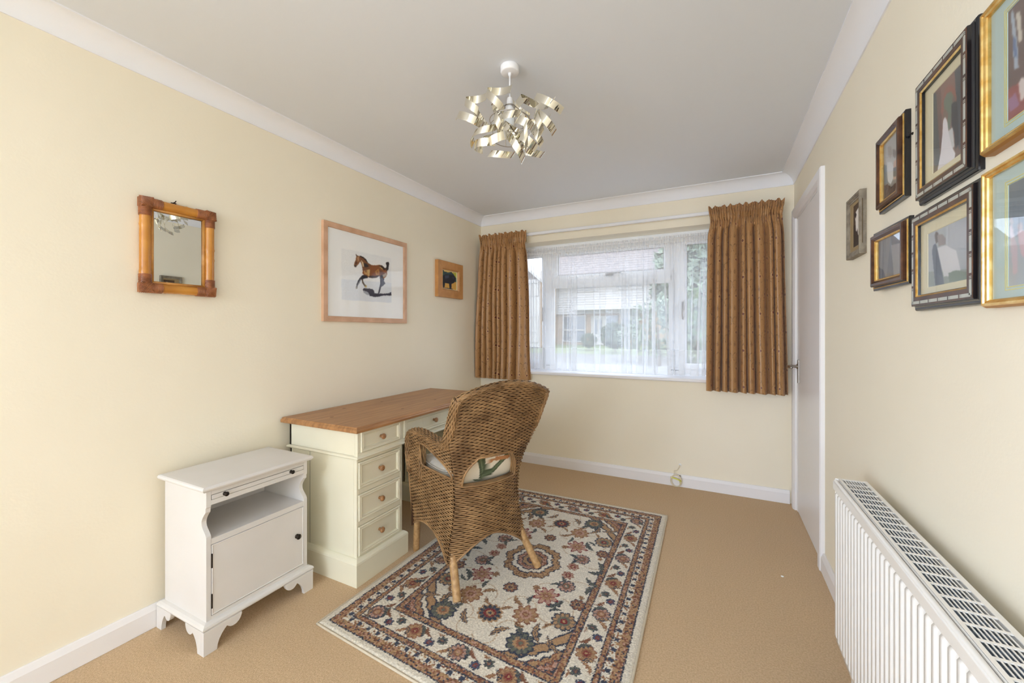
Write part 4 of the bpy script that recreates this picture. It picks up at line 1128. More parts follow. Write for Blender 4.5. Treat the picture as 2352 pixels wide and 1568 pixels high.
q = hit(280 + 655 / 5.408, 420 + 255 / 5.408, 0, .01)
m = MB(); m.tube([(0.0, q[1], q[2] + .004), (.012, q[1], q[2] + .004), (.018, q[1] + .002, q[2] + .010)], .002, 8); m.box(.001, .006, q[1] - .010, q[1] + .008, q[2] - .012, q[2] + .003); m.build('hanging_hook', 'bronze', mi)

# ================================================================== PICTURES
def art_grid(name, fn, a0, a1, b0, b1, h, na, nb, polys, bg, par, mt='art', soft=1, post=None, bump=0.):
    A, B = np.meshgrid(np.linspace(a0, a1, na), np.linspace(b0, b1, nb))
    C = np.empty(A.shape + (3,)); C[:] = bg
    for pl, c in polys:
        if callable(pl): k = pl(A, B)
        else: k = in_poly(A, B, pl)
        C[k] = c
    C = blur(C, soft) if soft else C
    if post: C = post(A, B, C)
    P = np.stack(np.broadcast_arrays(*fn(A, B, h + 0 * A)), -1)
    return grid_obj(name, P, mt, par, C)
def LP(x0, y0, s, x): return lambda pts: [tuple(hit(x0 + a / s, y0 + b / s, 0, x)[1:]) for a, b in pts]
def RP(x0, y0, s, dx): return lambda pts: [tuple(hit(x0 + a / s, y0 + b / s, 0, W - dx)[1:]) for a, b in pts]
# --- horse
hp = thing('horse_picture', 'large pale oak framed picture of a trotting bay foal on the left wall', 'picture', (0, 2.0, 1.277))
hy0, hy1, hz0, hz1 = 1.642, 2.366, 1.279, 1.876
m = MB(); m.frame(hy0, hy1, hz0, hz1, [(0, 0), (0, .017), (.0015, .0185), (.030, .0185), (.032, .017), (.032, .008), (.032, 0)], LWm); m.build('frame', 'oak', hp)
T_ = LP(710, 480, 5.6, .0085)
pr = T_([(415, 500), (1055, 632), (1060, 1205), (420, 1165)])
BAY, DKB, TANH, BLK, GRY = (140, 82, 44), (62, 40, 30), (196, 150, 92), (40, 38, 42), (120, 118, 120)
hpolys = [(pr, (242, 243, 244)), (T_([(415, 900), (1058, 950), (1060, 1205), (420, 1165)]), (230, 234, 240)),
 (T_([(690, 1035), (705, 1015), (740, 1018), (780, 1022), (815, 1030), (835, 1050), (840, 1080), (880, 1085), (950, 1088), (1057, 1080), (1058, 1112), (960, 1110), (900, 1125), (850, 1130), (780, 1118), (762, 1080), (740, 1058), (700, 1060)]), (60, 58, 70)),
 (T_([(700, 1045), (760, 1070), (780, 1110), (740, 1100), (700, 1070)]), (168, 172, 184)), (T_([(1030, 1075), (1057, 1068), (1057, 1090)]), (40, 38, 60)),
 (T_([(985, 690), (1000, 682), (1022, 680), (1030, 700), (1024, 740), (1018, 785), (1005, 785), (990, 765), (996, 730)]), (44, 32, 30)), (T_([(970, 760), (1000, 755), (1006, 800), (992, 810)]), DKB),
 (T_([(905, 860), (962, 880), (967, 905), (945, 950), (930, 990), (916, 1045), (905, 1082), (884, 1088), (894, 1050), (905, 1000), (915, 950), (912, 900)]), (84, 82, 94)),
 (T_([(938, 895), (966, 930), (980, 957), (952, 985), (926, 1002), (932, 960)]), (96, 96, 110)),
 (T_([(672, 900), (697, 893), (697, 930), (716, 968), (742, 985), (737, 1012), (718, 1005), (706, 980), (684, 950)]), (100, 84, 70)), (T_([(715, 985), (742, 980), (738, 1012), (722, 1008)]), (196, 176, 120)),
 (T_([(690, 848), (752, 850), (757, 885), (705, 895), (668, 905), (642, 950), (624, 990), (606, 1000), (610, 970), (630, 918), (655, 880)]), BLK), (T_([(640, 935), (662, 900), (672, 905), (648, 950), (622, 992), (612, 985)]), (130, 128, 134)), (T_([(600, 1000), (624, 990), (622, 1020), (602, 1026)]), (150, 146, 142)),
 (T_([(690, 790), (700, 730), (740, 700), (790, 715), (850, 724), (900, 718), (940, 726), (975, 758), (1000, 800), (1004, 835), (988, 872), (962, 892), (930, 880), (900, 860), (870, 880), (820, 886), (770, 880), (735, 855), (704, 848), (686, 825)]), BAY),
 (T_([(760, 855), (860, 860), (900, 845), (898, 862), (868, 882), (820, 887), (770, 881)]), (70, 48, 40)),
 (T_([(705, 790), (740, 768), (772, 790), (778, 830), (765, 860), (740, 846), (708, 832)]), TANH), (T_([(722, 790), (740, 785), (738, 815), (722, 810)]), (120, 82, 50)), (T_([(755, 780), (782, 775), (776, 862), (762, 866)]), (206, 176, 120)),
 (T_([(848, 800), (890, 768), (905, 800), (900, 850), (862, 850)]), (190, 136, 72)), (T_([(868, 800), (885, 785), (893, 830), (880, 845)]), (160, 100, 54)), (T_([(905, 780), (945, 800), (975, 830), (960, 860), (925, 850), (905, 820)]), (104, 62, 44)),
 (T_([(890, 728), (940, 726), (975, 760), (985, 785), (960, 780), (925, 752)]), (58, 38, 30)), (T_([(895, 735), (915, 738), (955, 775), (940, 775)]), (200, 160, 96)), (T_([(940, 850), (990, 820), (1000, 840), (980, 870), (945, 880)]), (176, 160, 140)), (T_([(905, 850), (945, 850), (955, 885), (930, 885)]), (46, 40, 42)),
 (T_([(690, 800), (682, 745), (672, 700), (655, 668), (642, 640), (650, 600), (690, 612), (730, 650), (757, 690), (800, 718), (775, 770)]), (122, 76, 46)), (T_([(665, 650), (700, 690), (705, 745), (690, 740), (680, 700)]), (216, 190, 150)), (T_([(700, 690), (740, 700), (770, 735), (735, 750), (708, 740)]), (50, 36, 32)),
 (T_([(648, 598), (690, 611), (732, 645), (757, 688), (738, 676), (702, 636), (662, 614)]), (34, 26, 26)),
 (T_([(612, 600), (642, 600), (662, 640), (656, 680), (632, 710), (610, 735), (606, 750), (586, 746), (576, 725), (584, 690), (598, 655), (604, 620)]), (140, 92, 60)), (T_([(578, 718), (608, 722), (606, 750), (586, 746)]), (70, 56, 52)), (T_([(620, 612), (640, 615), (640, 665), (622, 680)]), (186, 140, 100)), (T_([(600, 665), (625, 690), (600, 715), (590, 700)]), (96, 58, 40)),
 (T_([(599, 574), (613, 590), (626, 601), (612, 612), (604, 600)]), (80, 54, 42))]
def hpost(A, B, C):
    k = in_poly(A, B, pr); C = C.copy(); C[k] += RNG.normal(0, 3, A.shape)[k][:, None]; return C
art_grid('print', LWm, hy0 + .03, hy1 - .03, hz0 + .03, hz1 - .03, .0085, 230, 190, hpolys, (250, 250, 249), hp, soft=1, post=hpost)
MB().box(.0115, .0135, hy0 + .0315, hy1 - .0315, hz0 + .0315, hz1 - .0315).build('glass', 'art_glass', hp)
MB().box(.0015, .008, hy0 + .004, hy1 - .004, hz0 + .004, hz1 - .004).build('backing', 'back_board', hp)
# --- bull
cp_ = thing('bull_painting', 'small honey oak framed painting of a black bull on the left wall', 'picture', (0, 2.92, 1.508))
c_y0, c_y1, c_z0, c_z1 = 2.728, 3.098, 1.510, 1.816
T_ = LP(710, 480, 5.6, .014); cn = T_([(1686, 742), (1910, 785), (1906, 1082), (1683, 1052)])
ca0, ca1 = np.mean([cn[0][0], cn[3][0]]), np.mean([cn[1][0], cn[2][0]]); cb0, cb1 = np.mean([cn[2][1], cn[3][1]]), np.mean([cn[0][1], cn[1][1]])
fwid = .088
m = MB(); i_ = ca0 - c_y0
m.frame(c_y0, c_y1, c_z0, c_z1, [(0, 0), (0, .030), (.002, .032), (.062, .032), (.064, .028), (.070, .026), (.074, .014), (.074, .006), (.074, 0)], LWm); m.build('frame', 'oak2', cp_)
m = MB(); m.frame(c_y0 + .072, c_y1 - .072, c_z0 + .066, c_z1 - .066, [(0, .004), (0, .018), (.010, .018), (.010, .004)], LWm); m.build('slip', 'mount_cream', cp_)
cpol = [(T_([(1660, 900), (1930, 900), (1930, 1100), (1660, 1100)]), (212, 164, 78)), (T_([(1660, 700), (1720, 755), (1735, 800), (1790, 815), (1830, 808), (1870, 850), (1890, 880), (1930, 900), (1930, 938), (1660, 935)]), (48, 74, 76)),
 (T_([(1840, 790), (1880, 800), (1910, 850), (1890, 890), (1860, 840)]), (176, 176, 66)), (T_([(1700, 800), (1730, 800), (1740, 840), (1705, 850)]), (70, 100, 74)), (T_([(1720, 1010), (1800, 1015), (1850, 1025), (1830, 1045), (1740, 1030)]), (90, 72, 66)),
 (T_([(1713, 862), (1760, 838), (1830, 845), (1872, 862), (1880, 900), (1868, 945), (1850, 955), (1832, 962), (1830, 1030), (1808, 1030), (1800, 958), (1748, 950), (1744, 1000), (1724, 1012), (1716, 962)]), (30, 32, 42)), (T_([(1745, 855), (1800, 850), (1800, 885), (1750, 895)]), (62, 74, 92)), (T_([(1840, 865), (1870, 875), (1862, 905), (1845, 900)]), (48, 54, 70))]
art_grid('canvas', LWm, c_y0 + .075, c_y1 - .075, c_z0 + .068, c_z1 - .068, .014, 90, 80, cpol, (226, 188, 96), cp_, 'canvas', 1)
MB().box(.001, .006, c_y0 + .01, c_y1 - .01, c_z0 + .01, c_z1 - .01).build('backing', 'back_board', cp_)

# --- family photographs on the right wall
def right_picture(name, label, y0, y1, z0, z1, style, T_, polys, bg, mount, photo, hook=None, yaw=0., glazed=True):
    t = thing(name, label, 'picture', (W, (y0 + y1) / 2, z0), group='framed photographs on the right wall')
    if style == 'inlaid':
        m = MB(); m.frame(y0, y1, z0, z1, [(0, .0), (0, .007), (.001, .010), (.004, .0125), (.008, .0125), (.0095, .0145), (.0112, .0160), (.0118, .0222), (.0135, .0222), (.0135, .001)], RWm); m.build('frame', 'ebony', t)
        e = .0125
        m = MB(); m.frame(y0 + e, y1 - e, z0 + e, z1 - e, [(.0006, .015), (.0006, .0222), (.0016, .0232), (.022, .0232), (.023, .022), (.023, .002)], RWm); fr_ = m.build('frame_face', 'walnut', t)
        m = MB(); a0, a1, b0, b1 = y0 + e + .0045, y1 - e - .0045, z0 + e + .0045, z1 - e - .0045; wd_ = .0075
        def strip(fn_, L, n):
            for k in range(n):
                s0, s1 = (k + .08) / n * L, (k + .80) / n * L; fn_(s0, s1, 0, wd_)
                for g_ in (.84, .91):
                    fn_((k + g_) / n * L, (k + g_ + .035) / n * L, 0, wd_)
        hh_ = (.0229, .0237)
        bx = lambda ya, yb, za, zb: m.box(W - hh_[1], W - hh_[0], ya, yb, za, zb)
        LY, LZ = a1 - a0, b1 - b0; nY, nZ = max(4, round(LY / .045)), max(4, round(LZ / .045))
        strip(lambda s0, s1, p, q: bx(a0 + s0, a0 + s1, b0, b0 + q), LY, nY); strip(lambda s0, s1, p, q: bx(a0 + s0, a0 + s1, b1 - q, b1), LY, nY)
        strip(lambda s0, s1, p, q: bx(a0, a0 + q, b0 + s0, b0 + s1), LZ, nZ); strip(lambda s0, s1, p, q: bx(a1 - q, a1, b0 + s0, b0 + s1), LZ, nZ)
        m.build('inlay', 'inlay', fr_)
        ins = e + .0222
        m = MB(); m.frame(y0 + ins, y1 - ins, z0 + ins, z1 - ins, [(0, .004), (0, .0222), (.001, .0222), (.0042, .0195), (.0042, .004)], RWm); m.build('gilt_slip', 'gilt', t)
        m = MB(); m.frame(y0 + ins + .0042, y1 - ins - .0042, z0 + ins + .0042, z1 - ins - .0042, [(-.0004, .004), (-.0004, .0188), (.0012, .0188), (.0012, .004)], RWm); m.build('sight_edge', 'ebony', t); ins += .005; hg = .0135
    elif style == 'stepped':
        m = MB(); m.frame(y0, y1, z0, z1, [(0, 0), (0, .012), (.003, .0135), (.007, .0135), (.007, .001)], RWm); m.build('frame', 'ebony', t)
        m = MB(); m.frame(y0 + .0065, y1 - .0065, z0 + .0065, z1 - .0065, [(0, .002), (0, .0145), (.0018, .016), (.0036, .0145), (.0036, .002)], RWm); m.build('gilt_line', 'gilt', t)
        m = MB(); m.frame(y0 + .010, y1 - .010, z0 + .010, z1 - .010, [(0, .002), (0, .015), (.004, .015), (.004, .002)], RWm); m.build('frame_step', 'ebony', t)
        m = MB(); m.frame(y0 + .012, y1 - .012, z0 + .012, z1 - .012, [(0, .002), (0, .023), (.003, .026), (.010, .026), (.018, .020), (.018, .002)], RWm); m.build('frame_face', 'walnut', t)
        m = MB(); m.frame(y0 + .030, y1 - .030, z0 + .030, z1 - .030, [(-.001, .004), (-.001, .0205), (.0005, .0205), (.004, .0175), (.004, .004)], RWm); m.build('gilt_slip', 'gilt', t); ins = .034; hg = .0135
    elif style == 'gold':
        m = MB(); m.frame(y0, y1, z0, z1, [(0, 0), (0, .014), (.003, .020), (.0035, .001)], RWm); m.build('frame_side', 'gilt_dull', t)
        m = MB(); m.frame(y0 + .003, y1 - .003, z0 + .003, z1 - .003, [(0, .002), (0, .020), (.002, .0235), (.0055, .023), (.0068, .0205), (.008, .0212), (.011, .0190), (.0125, .0165), (.0125, .002)], RWm); m.build('frame', 'gilt', t); ins = .015; hg = .0125
    else:
        m = MB(); m.frame(y0, y1, z0, z1, [(0, 0), (0, .020), (.002, .022), (.010, .0215), (.012, .019), (.015, .019), (.017, .0165), (.021, .0165), (.024, .0155), (.024, .001)], RWm); m.build('frame', 'greywood', t); ins = .022; hg = .0148
    MB().box(W - .005, W - .0008, y0 + .004, y1 - .004, z0 + .004, z1 - .004).build('backing', 'back_board', t)
    a0, a1, b0, b1 = y0 + ins - .002, y1 - ins + .002, z0 + ins - .002, z1 - ins + .002
    if photo is None: photo = (a0, a1, b0, b1)
    if mount:
        p0, p1, q0, q1 = photo
        m = MB(); m.loops([[RWm(a0, b0, hg - .001), RWm(a1, b0, hg - .001), RWm(a1, b1, hg - .001), RWm(a0, b1, hg - .001)], [RWm(p0, q0, hg - .001), RWm(p1, q0, hg - .001), RWm(p1, q1, hg - .001), RWm(p0, q1, hg - .001)], [RWm(p0 + .0012, q0 + .0012, hg - .0024), RWm(p1 - .0012, q0 + .0012, hg - .0024), RWm(p1 - .0012, q1 - .0012, hg - .0024), RWm(p0 + .0012, q1 - .0012, hg - .0024)]], True)
        m.build('mount', mount, t)
        if style == 'gold':
            m = MB(); g_ = .0065
            m.frame(p0 - g_, p1 + g_, q0 - g_, q1 + g_, [(0, hg - .0012), (0, hg - .0005), (.0018, hg - .0005), (.0018, hg - .0012)], RWm)
            m.frame(p0 - .0014, p1 + .0014, q0 - .0014, q1 + .0014, [(0, hg - .0012), (0, hg - .0004), (.0018, hg - .0004), (.0018, hg - .0012)], RWm); m.build('ruled_line', 'slip', t)
    p0, p1, q0, q1 = photo
    art_grid('photograph', RWm, p0 - .001, p1 + .001, q0 - .001, q1 + .001, hg - .0026, 90, 90, [(T_(a) if isinstance(a, list) else a, c) for a, c in polys], bg, t, soft=1)
    if glazed: MB().box(W - hg - .0022, W - hg - .0006, a0, a1, b0, b1).build('glass', 'pic_glass', t)
    if hook:
        m = MB(); m.tube([(W, hook[0], hook[1]), (W - .006, hook[0], hook[1]), (W - .010, hook[0], hook[1] + .004)], .0018, 8); m.lathe([(.004, 0), (.003, .003)], (W - .0005, hook[0], hook[1]), (-1, 0, 0), 12); m.build('hanging_hook', 'bronze', t)
    if yaw: t.rotation_euler.z = math.radians(yaw); t.location.x -= .0045
    return t
def rect_from(T_, pts):
    q = T_(pts); ys_, zs_ = sorted(p[0] for p in q), sorted(p[1] for p in q)
    return ((ys_[0] + ys_[1]) / 2, (ys_[2] + ys_[3]) / 2, (zs_[0] + zs_[1]) / 2, (zs_[2] + zs_[3]) / 2)
T8 = RP(1930, 240, 3.563, .012)
right_picture('photo_frame', 'small grey wooden frame with a sepia photograph of a white dog', 1.912, 2.082, 1.504, 1.741, 'grey', T8,
 [([(92, 1000), (250, 930), (250, 1200), (92, 1200)], (66, 52, 42)), ([(118, 900), (132, 872), (148, 845), (166, 858), (172, 920), (174, 1018), (166, 1010), (162, 960), (156, 1060), (146, 1066), (140, 1010), (134, 1040), (128, 1030), (126, 960)], (222, 214, 204)), ([(116, 905), (126, 880), (134, 900), (126, 935)], (60, 46, 40))], (84, 66, 52), 'mount_tan', rect_from(T8, [(93, 852), (176, 768), (122, 1166), (192, 1122)]), glazed=False)
T8 = RP(1930, 240, 3.563, .011)
right_picture('photo_frame', 'dark stepped walnut frame with a photograph of a couple on a sofa', 1.532, 1.738, 1.600, 1.846, 'stepped', T8,
 [([(320, 620), (560, 560), (560, 800), (320, 820)], (112, 106, 102)), ([(335, 480), (380, 500), (385, 640), (350, 660)], (104, 122, 132)), ([(384, 470), (420, 470), (440, 520), (436, 600), (412, 652), (388, 630)], (216, 216, 216)), ([(388, 345), (415, 340), (425, 400), (410, 440), (392, 420)], (168, 160, 154)), ([(428, 365), (452, 370), (462, 410), (446, 440), (430, 420)], (132, 120, 114)), ([(436, 470), (466, 440), (490, 500), (494, 570), (470, 600), (434, 620), (432, 560)], (200, 160, 138)), ([(432, 520), (468, 504), (476, 560), (452, 588), (432, 590)], (60, 58, 58)), ([(395, 660), (520, 600), (525, 740), (400, 780)], (92, 86, 84))], (186, 186, 184), None, None, hook=(1.520, 1.770))
right_picture('photo_frame', 'smaller dark stepped walnut frame hanging below the couple photograph', 1.512, 1.752, 1.350, 1.540, 'stepped', T8,
 [([(300, 1100), (430, 1050), (400, 1400), (330, 1450)], (112, 104, 100)), ([(345, 1330), (375, 1350), (400, 1440), (350, 1450)], (60, 54, 56)), ([(430, 1150), (500, 1130), (520, 1400), (450, 1420)], (140, 132, 126))], (92, 86, 86), None, None, yaw=3.4)
T7 = RP(2090, 40, 3.647, .0125)
right_picture('photo_frame', 'tall inlaid black frame with a wedding photograph of a couple in an arched doorway', 1.178, 1.449, 1.548, 1.868, 'inlaid', T7,
 [([(150, 1100), (520, 1000), (520, 1200), (150, 1320)], (118, 92, 78)), ([(165, 650), (212, 628), (250, 1200), (200, 1290)], (74, 78, 78)), ([(212, 628), (250, 600), (268, 1100), (245, 1180)], (112, 84, 76)), ([(366, 450), (425, 390), (475, 1080), (400, 1110)], (70, 76, 82)), ([(250, 800), (262, 690), (290, 600), (320, 560), (360, 580), (380, 650), (385, 720), (360, 690), (330, 640), (300, 650), (280, 720), (270, 830)], (150, 96, 80)), ([(275, 700), (300, 640), (335, 620), (365, 670), (372, 740), (340, 800), (330, 930), (305, 950), (310, 800), (280, 770)], (112, 124, 106)),
  ([(305, 960), (350, 920), (365, 1080), (330, 1120)], (206, 206, 204)), ([(270, 860), (290, 832), (306, 880), (318, 980), (345, 1090), (372, 1140), (362, 1200), (290, 1240), (222, 1290), (250, 1130), (264, 980)], (230, 226, 228)), ([(270, 790), (292, 770), (308, 800), (296, 840), (276, 836)], (128, 108, 92)), ([(340, 730), (362, 700), (388, 705), (396, 930), (402, 1060), (392, 1078), (372, 1110), (362, 960), (338, 900)], (48, 48, 54)), ([(344, 690), (356, 660), (374, 670), (372, 705), (350, 715)], (120, 100, 88))], (138, 106, 94), 'mount_cream', rect_from(T7, [(165, 657), (416, 398), (212, 1292), (470, 1112)]))
T6 = RP(2080, 400, 4.9, .0125)
right_picture('photo_frame', 'wide inlaid black frame with a pale photograph of a bride and groom', 1.155, 1.473, 1.271, 1.531, 'inlaid', T6,
 [([(240, 1100), (800, 1060), (800, 1240), (240, 1260)], (150, 158, 150)), ([(300, 800), (330, 780), (350, 850), (400, 1100), (425, 1240), (325, 1255), (300, 1000), (288, 870)], (92, 100, 114)), ([(316, 690), (330, 645), (360, 660), (366, 760), (330, 780)], (112, 100, 96)), ([(345, 690), (400, 670), (440, 720), (440, 790), (360, 810)], (150, 140, 136)), ([(345, 830), (440, 800), (560, 860), (620, 1140), (420, 1150)], (216, 216, 218)), ([(470, 1110), (560, 1080), (700, 1100), (740, 1180), (480, 1215)], (126, 140, 124))], (176, 180, 184), 'mount_cream', rect_from(T6, [(218, 655), (735, 480), (274, 1258), (765, 1186)]))
T4 = RP(2240, 0, 4.125, .010)
right_picture('photo_frame', 'upper gilt frame with pale blue mount and a church interior photograph', .800, 1.146, 1.562, 1.846, 'gold', T4,
 [([(270, 880), (600, 640), (600, 1100), (290, 1160)], (150, 88, 84)), ([(300, 960), (380, 880), (420, 1000), (330, 1060)], (158, 120, 148)), ([(335, 130), (352, 95), (368, 140), (385, 300), (405, 500), (410, 640), (372, 668), (362, 560), (352, 330)], (170, 182, 196)), ([(352, 350), (380, 360), (400, 540), (366, 545)], (104, 124, 160)), ([(385, 130), (425, 100), (446, 380), (412, 410)], (206, 200, 186)), ([(408, 800), (440, 730), (480, 740), (490, 900), (430, 960)], (214, 202, 196)), ([(240, 250), (300, 200), (330, 820), (280, 860)], (104, 90, 84)), ([(460, 60), (560, 0), (560, 700), (500, 740)], (92, 78, 76))], (114, 96, 92), 'mount_blue', (.84, 1.084, 1.602, 1.806))
T5 = RP(2240, 340, 4.125, .010)
right_picture('photo_frame', 'lower gilt frame with pale blue mount and a photograph of a couple outdoors', .795, 1.142, 1.262, 1.530, 'gold', T5,
 [([(250, 860), (700, 780), (700, 1350), (250, 1350)], (172, 178, 182)), ([(260, 600), (330, 660), (350, 840), (270, 850)], (92, 104, 96)), ([(325, 740), (350, 715), (375, 860), (400, 930), (400, 1180), (360, 1210), (340, 1000)], (196, 178, 182)), ([(320, 690), (345, 650), (360, 700), (350, 740)], (150, 132, 124)), ([(400, 800), (440, 770), (480, 800), (480, 1060), (430, 1000)], (206, 176, 182)), ([(395, 740), (440, 690), (450, 770), (410, 790)], (160, 136, 128))], (112, 122, 132), 'mount_blue', (.842, 1.082, 1.298, 1.486))

# ================================================================== CEILING LIGHT
LC = hit(1171, 168.5, 2, 2.306); LX, LY_ = float(LC[0]), float(LC[1])
cl = thing('ceiling_light', 'ceiling pendant light of curled champagne metal ribbons', 'ceiling light', (LX, LY_, H))
m = MB(); m.lathe([(.001, 0), (.0385, 0), (.0392, .003), (.0392, .022), (.038, .026), (.034, .028), (.001, .028)], (LX, LY_, H), (0, 0, -1), 32, False); m.build('ceiling_rose', 'lamp_white', cl)
def LPX(px, py, dd=0.):
    """point on the upright plane through the lamp facing the doorway side, dd behind it"""
    d = FWD + RGT * (1020 + px / 5.6 - 1176) / FPX - UPV * (120 + py / 5.6 - 784 - SHY) / FPX
    Z0 = (np.array([LX, LY_, 0]) - CAM) @ FWD
    return CAM + d * (Z0 + dd)
m = MB(); zb = float(LPX(845, 590)[2]); m.tube([(LX, LY_, H - .026), (LX, LY_, zb)], .0033, 10); m.lathe([(.008, 0), (.006, .010), (.004, .014)], (LX, LY_, H - .028), (0, 0, -1), 14); m.build('flex', 'lamp_white', cl)
m = MB(); m.lathe([(.004, -.004), (.011, 0), (.0135, .012), (.0135, .030), (.0185, .034), (.0185, .052), (.016, .056)], (LX, LY_, zb), (0, 0, -1), 20); m.build('lamp_holder', 'lamp_white', cl)
zc2 = zb - .056
m = MB(); m.lathe([(.013, 0), (.014, .012), (.024, .035), (.028, .055), (.024, .074), (.012, .086), (.001, .088)], (LX, LY_, zc2), (0, 0, -1), 20); m.build('bulb', 'bulb', cl)
m = MB()
R1, R2 = .022, .085; z1_, z2_ = zb - .036, zb - .095
rg = lambda r, z_, n=36: [(LX + r * math.cos(t), LY_ + r * math.sin(t), z_) for t in np.linspace(0, 2 * math.pi, n + 1)[:-1]]
m.tube(rg(R1, z1_), .0022, 6, closed=True); m.tube(rg(R2, z2_), .0018, 6, closed=True); m.tube(rg(R2 * .8, z2_ - .08), .0018, 6, closed=True)
for k in range(6):
    a = k * math.pi / 3 + .2; m.tube([(LX + R1 * math.cos(a), LY_ + R1 * math.sin(a), z1_), (LX + R2 * math.cos(a), LY_ + R2 * math.sin(a), z2_), (LX + R2 * .8 * math.cos(a), LY_ + R2 * .8 * math.sin(a), z2_ - .08)], .0016, 6)
m.build('wire_frame', 'steel', cl)
AX = RGT * .36 + UPV * .90 + FWD * -.22; AX = AX / np.linalg.norm(AX)
E1 = RGT - AX * (RGT @ AX); E1 /= np.linalg.norm(E1); E2 = np.cross(AX, E1)
if E2 @ FWD < 0: E2 = -E2
px2m = 1 / 3108.
def ribbon(cx, cy, dd, R, a0, a1, drift, tilt=0., wd_=.031):
    """curl of strip metal: arc about an axis, drifting along it"""
    c = LPX(cx, cy, dd); n = 44; pts0, pts1 = [], []
    ax = AX * math.cos(tilt) + E1 * math.sin(tilt); e1 = E1 * math.cos(tilt) - AX * math.sin(tilt)
    for i in range(n + 1):
        t = i / n; a = math.radians(a0 + (a1 - a0) * t); r = R * px2m * (1 + .25 * abs(t - .5))
        p = c + e1 * (r * math.cos(a)) + E2 * (r * math.sin(a)) + ax * (drift * px2m * (t - .5))
        pts0.append(p - ax * wd_ / 2); pts1.append(p + ax * wd_ / 2)
    nrm = []
    for i in range(n + 1):
        tv = pts0[min(i + 1, n)] - pts0[max(i - 1, 0)]; q = np.cross(tv, ax); nrm.append(q / np.linalg.norm(q) * .00035)
    m = MB(); m.loops([[pts0[i] - nrm[i], pts1[i] - nrm[i], pts1[i] + nrm[i], pts0[i] + nrm[i]] for i in range(n + 1)], True, False, True)
    k = len(m.f); o = m.build('metal_ribbon', 'chrome', cl)
    o.data.polygons.foreach_set('use_smooth', [True] * len(o.data.polygons)); o.data.set_sharp_from_angle(angle=math.radians(40)); return o
for a in [(400, 640, -.02, 125, -60, -330, 250, -.15), (680, 560, -.04, 140, -20, -330, 330, -.05), (1150, 640, -.05, 165, 250, -20, 330, .35), (1330, 700, .0, 205, 215, 330, 20, .12),
          (1300, 920, -.03, 150, 200, 350, -60, .25), (340, 890, -.04, 160, 345, 170, -40, .1), (530, 1010, -.06, 110, 60, -230, -420, .1), (540, 1200, -.03, 140, -40, -250, -60, -.3),
          (830, 860, -.10, 95, 20, -260, -330, .1), (690, 950, -.11, 75, 200, 380, -200, .05), (690, 1120, -.12, 120, 220, 340, 60, -.5), (740, 1290, -.02, 140, 20, -130, -230, .25), (930, 1240, -.07, 130, 190, 350, -190, .1),
          (1075, 1150, -.09, 150, 60, 330, -60, .2), (1040, 1090, -.13, 70, 230, 330, -260, .0), (1140, 1290, -.03, 110, 240, 350, 120, .3), (1030, 920, -.12, 95, 180, 350, 30, .15), (1230, 900, -.05, 95, 160, 330, -230, .1), (880, 1000, -.09, 130, 30, 260, -120, .3), (1210, 1080, .02, 110, 150, 330, -160, .2),
          (480, 820, .12, 130, 20, 200, 200, .1), (700, 760, .14, 150, 0, 210, 200, .4), (980, 720, .14, 140, -20, 190, 240, -.2), (1180, 860, .13, 150, -30, 170, -180, .1), (900, 1080, .14, 150, -10, 200, -260, .3), (640, 1100, .12, 130, 30, 220, -240, -.1), (1080, 1180, .10, 120, -20, 170, -160, .2)]:
    ribbon(*a)

# ================================================================== COILED CABLE BY THE SKIRTING
cb = thing('coiled_cable', 'coil of white aerial cable tied with yellow twine at the skirting', 'cable', (1.80, D - .04, 0))
q = hit(1562, 1067, 1, D); hx, hz = float(q[0]), float(q[2])
m = MB(); m.lathe([(.0005, .004), (.006, .004), (.0095, .0025), (.0105, 0)], (hx, D, hz), (0, -1, 0), 18, False); m.build('wall_grommet', 'lamp_white', cb)
e = hit(1553, 1102, 1, D - .035); cx_, cz_ = float(e[0]), .0505
m = MB()
pts = [(hx, D - .002, hz), (hx - .004, D - .012, hz - .012), (hx - .02, D - .022, hz - .04), (cx_ - .015, D - .026, cz_ + .075)]
for i in range(76):
    t = i / 75 * 3.2 * 2 * math.pi; rr = .046 + .003 * math.sin(t * .7); pts.append((cx_ - rr * .80 * math.sin(t + .4) , D - .030 - .0045 * (i / 75) - .022 * (1 - math.cos(t + .4 + math.pi)) * .35, max(.004, cz_ + rr * 1.03 * math.cos(t + .4))))
m.tube(pts, .0032, 8); m.build('coil', 'cable', cb)
m = MB(); m.tube([(cx_ + .026, D - .036, cz_ + .046), (cx_ + .031, D - .040, cz_ + .020)], .0048, 10); m.build('plug', 'nickel', cb)
m = MB()
for k in range(5): m.tube([(cx_ - .040, D - .045, cz_ + .022 + k * .002), (cx_, D - .049, cz_ + .014 + k * .0022), (cx_ + .036, D - .048, cz_ + .004 + k * .002)], .0014, 6)
for k in range(7):
    a = random.uniform(0, 6.28); m.tube([(cx_ + .034, D - .050, cz_ + .004), (cx_ + .034 + .007 * math.cos(a), D - .056, cz_ + .004 + .008 * math.sin(a)), (cx_ + .036 + .013 * math.cos(a + .8), D - .052, cz_ - .002 + .013 * math.sin(a + .8))], .0013, 6)
m.build('twine', 'tie', cb)
q = hit(1797, 1324, 2, 0); m = MB(); m.lathe([(.0005, 0), (.006, .0005), (.0075, .002), (.005, .004), (.0005, .005)], (q[0], q[1], 0.0), (0, 0, 1), 9, False)
tag(m.build('fluff_speck', 'chip', None), 'tiny white speck of fluff lying on the beige carpet', 'speck')
m = MB()

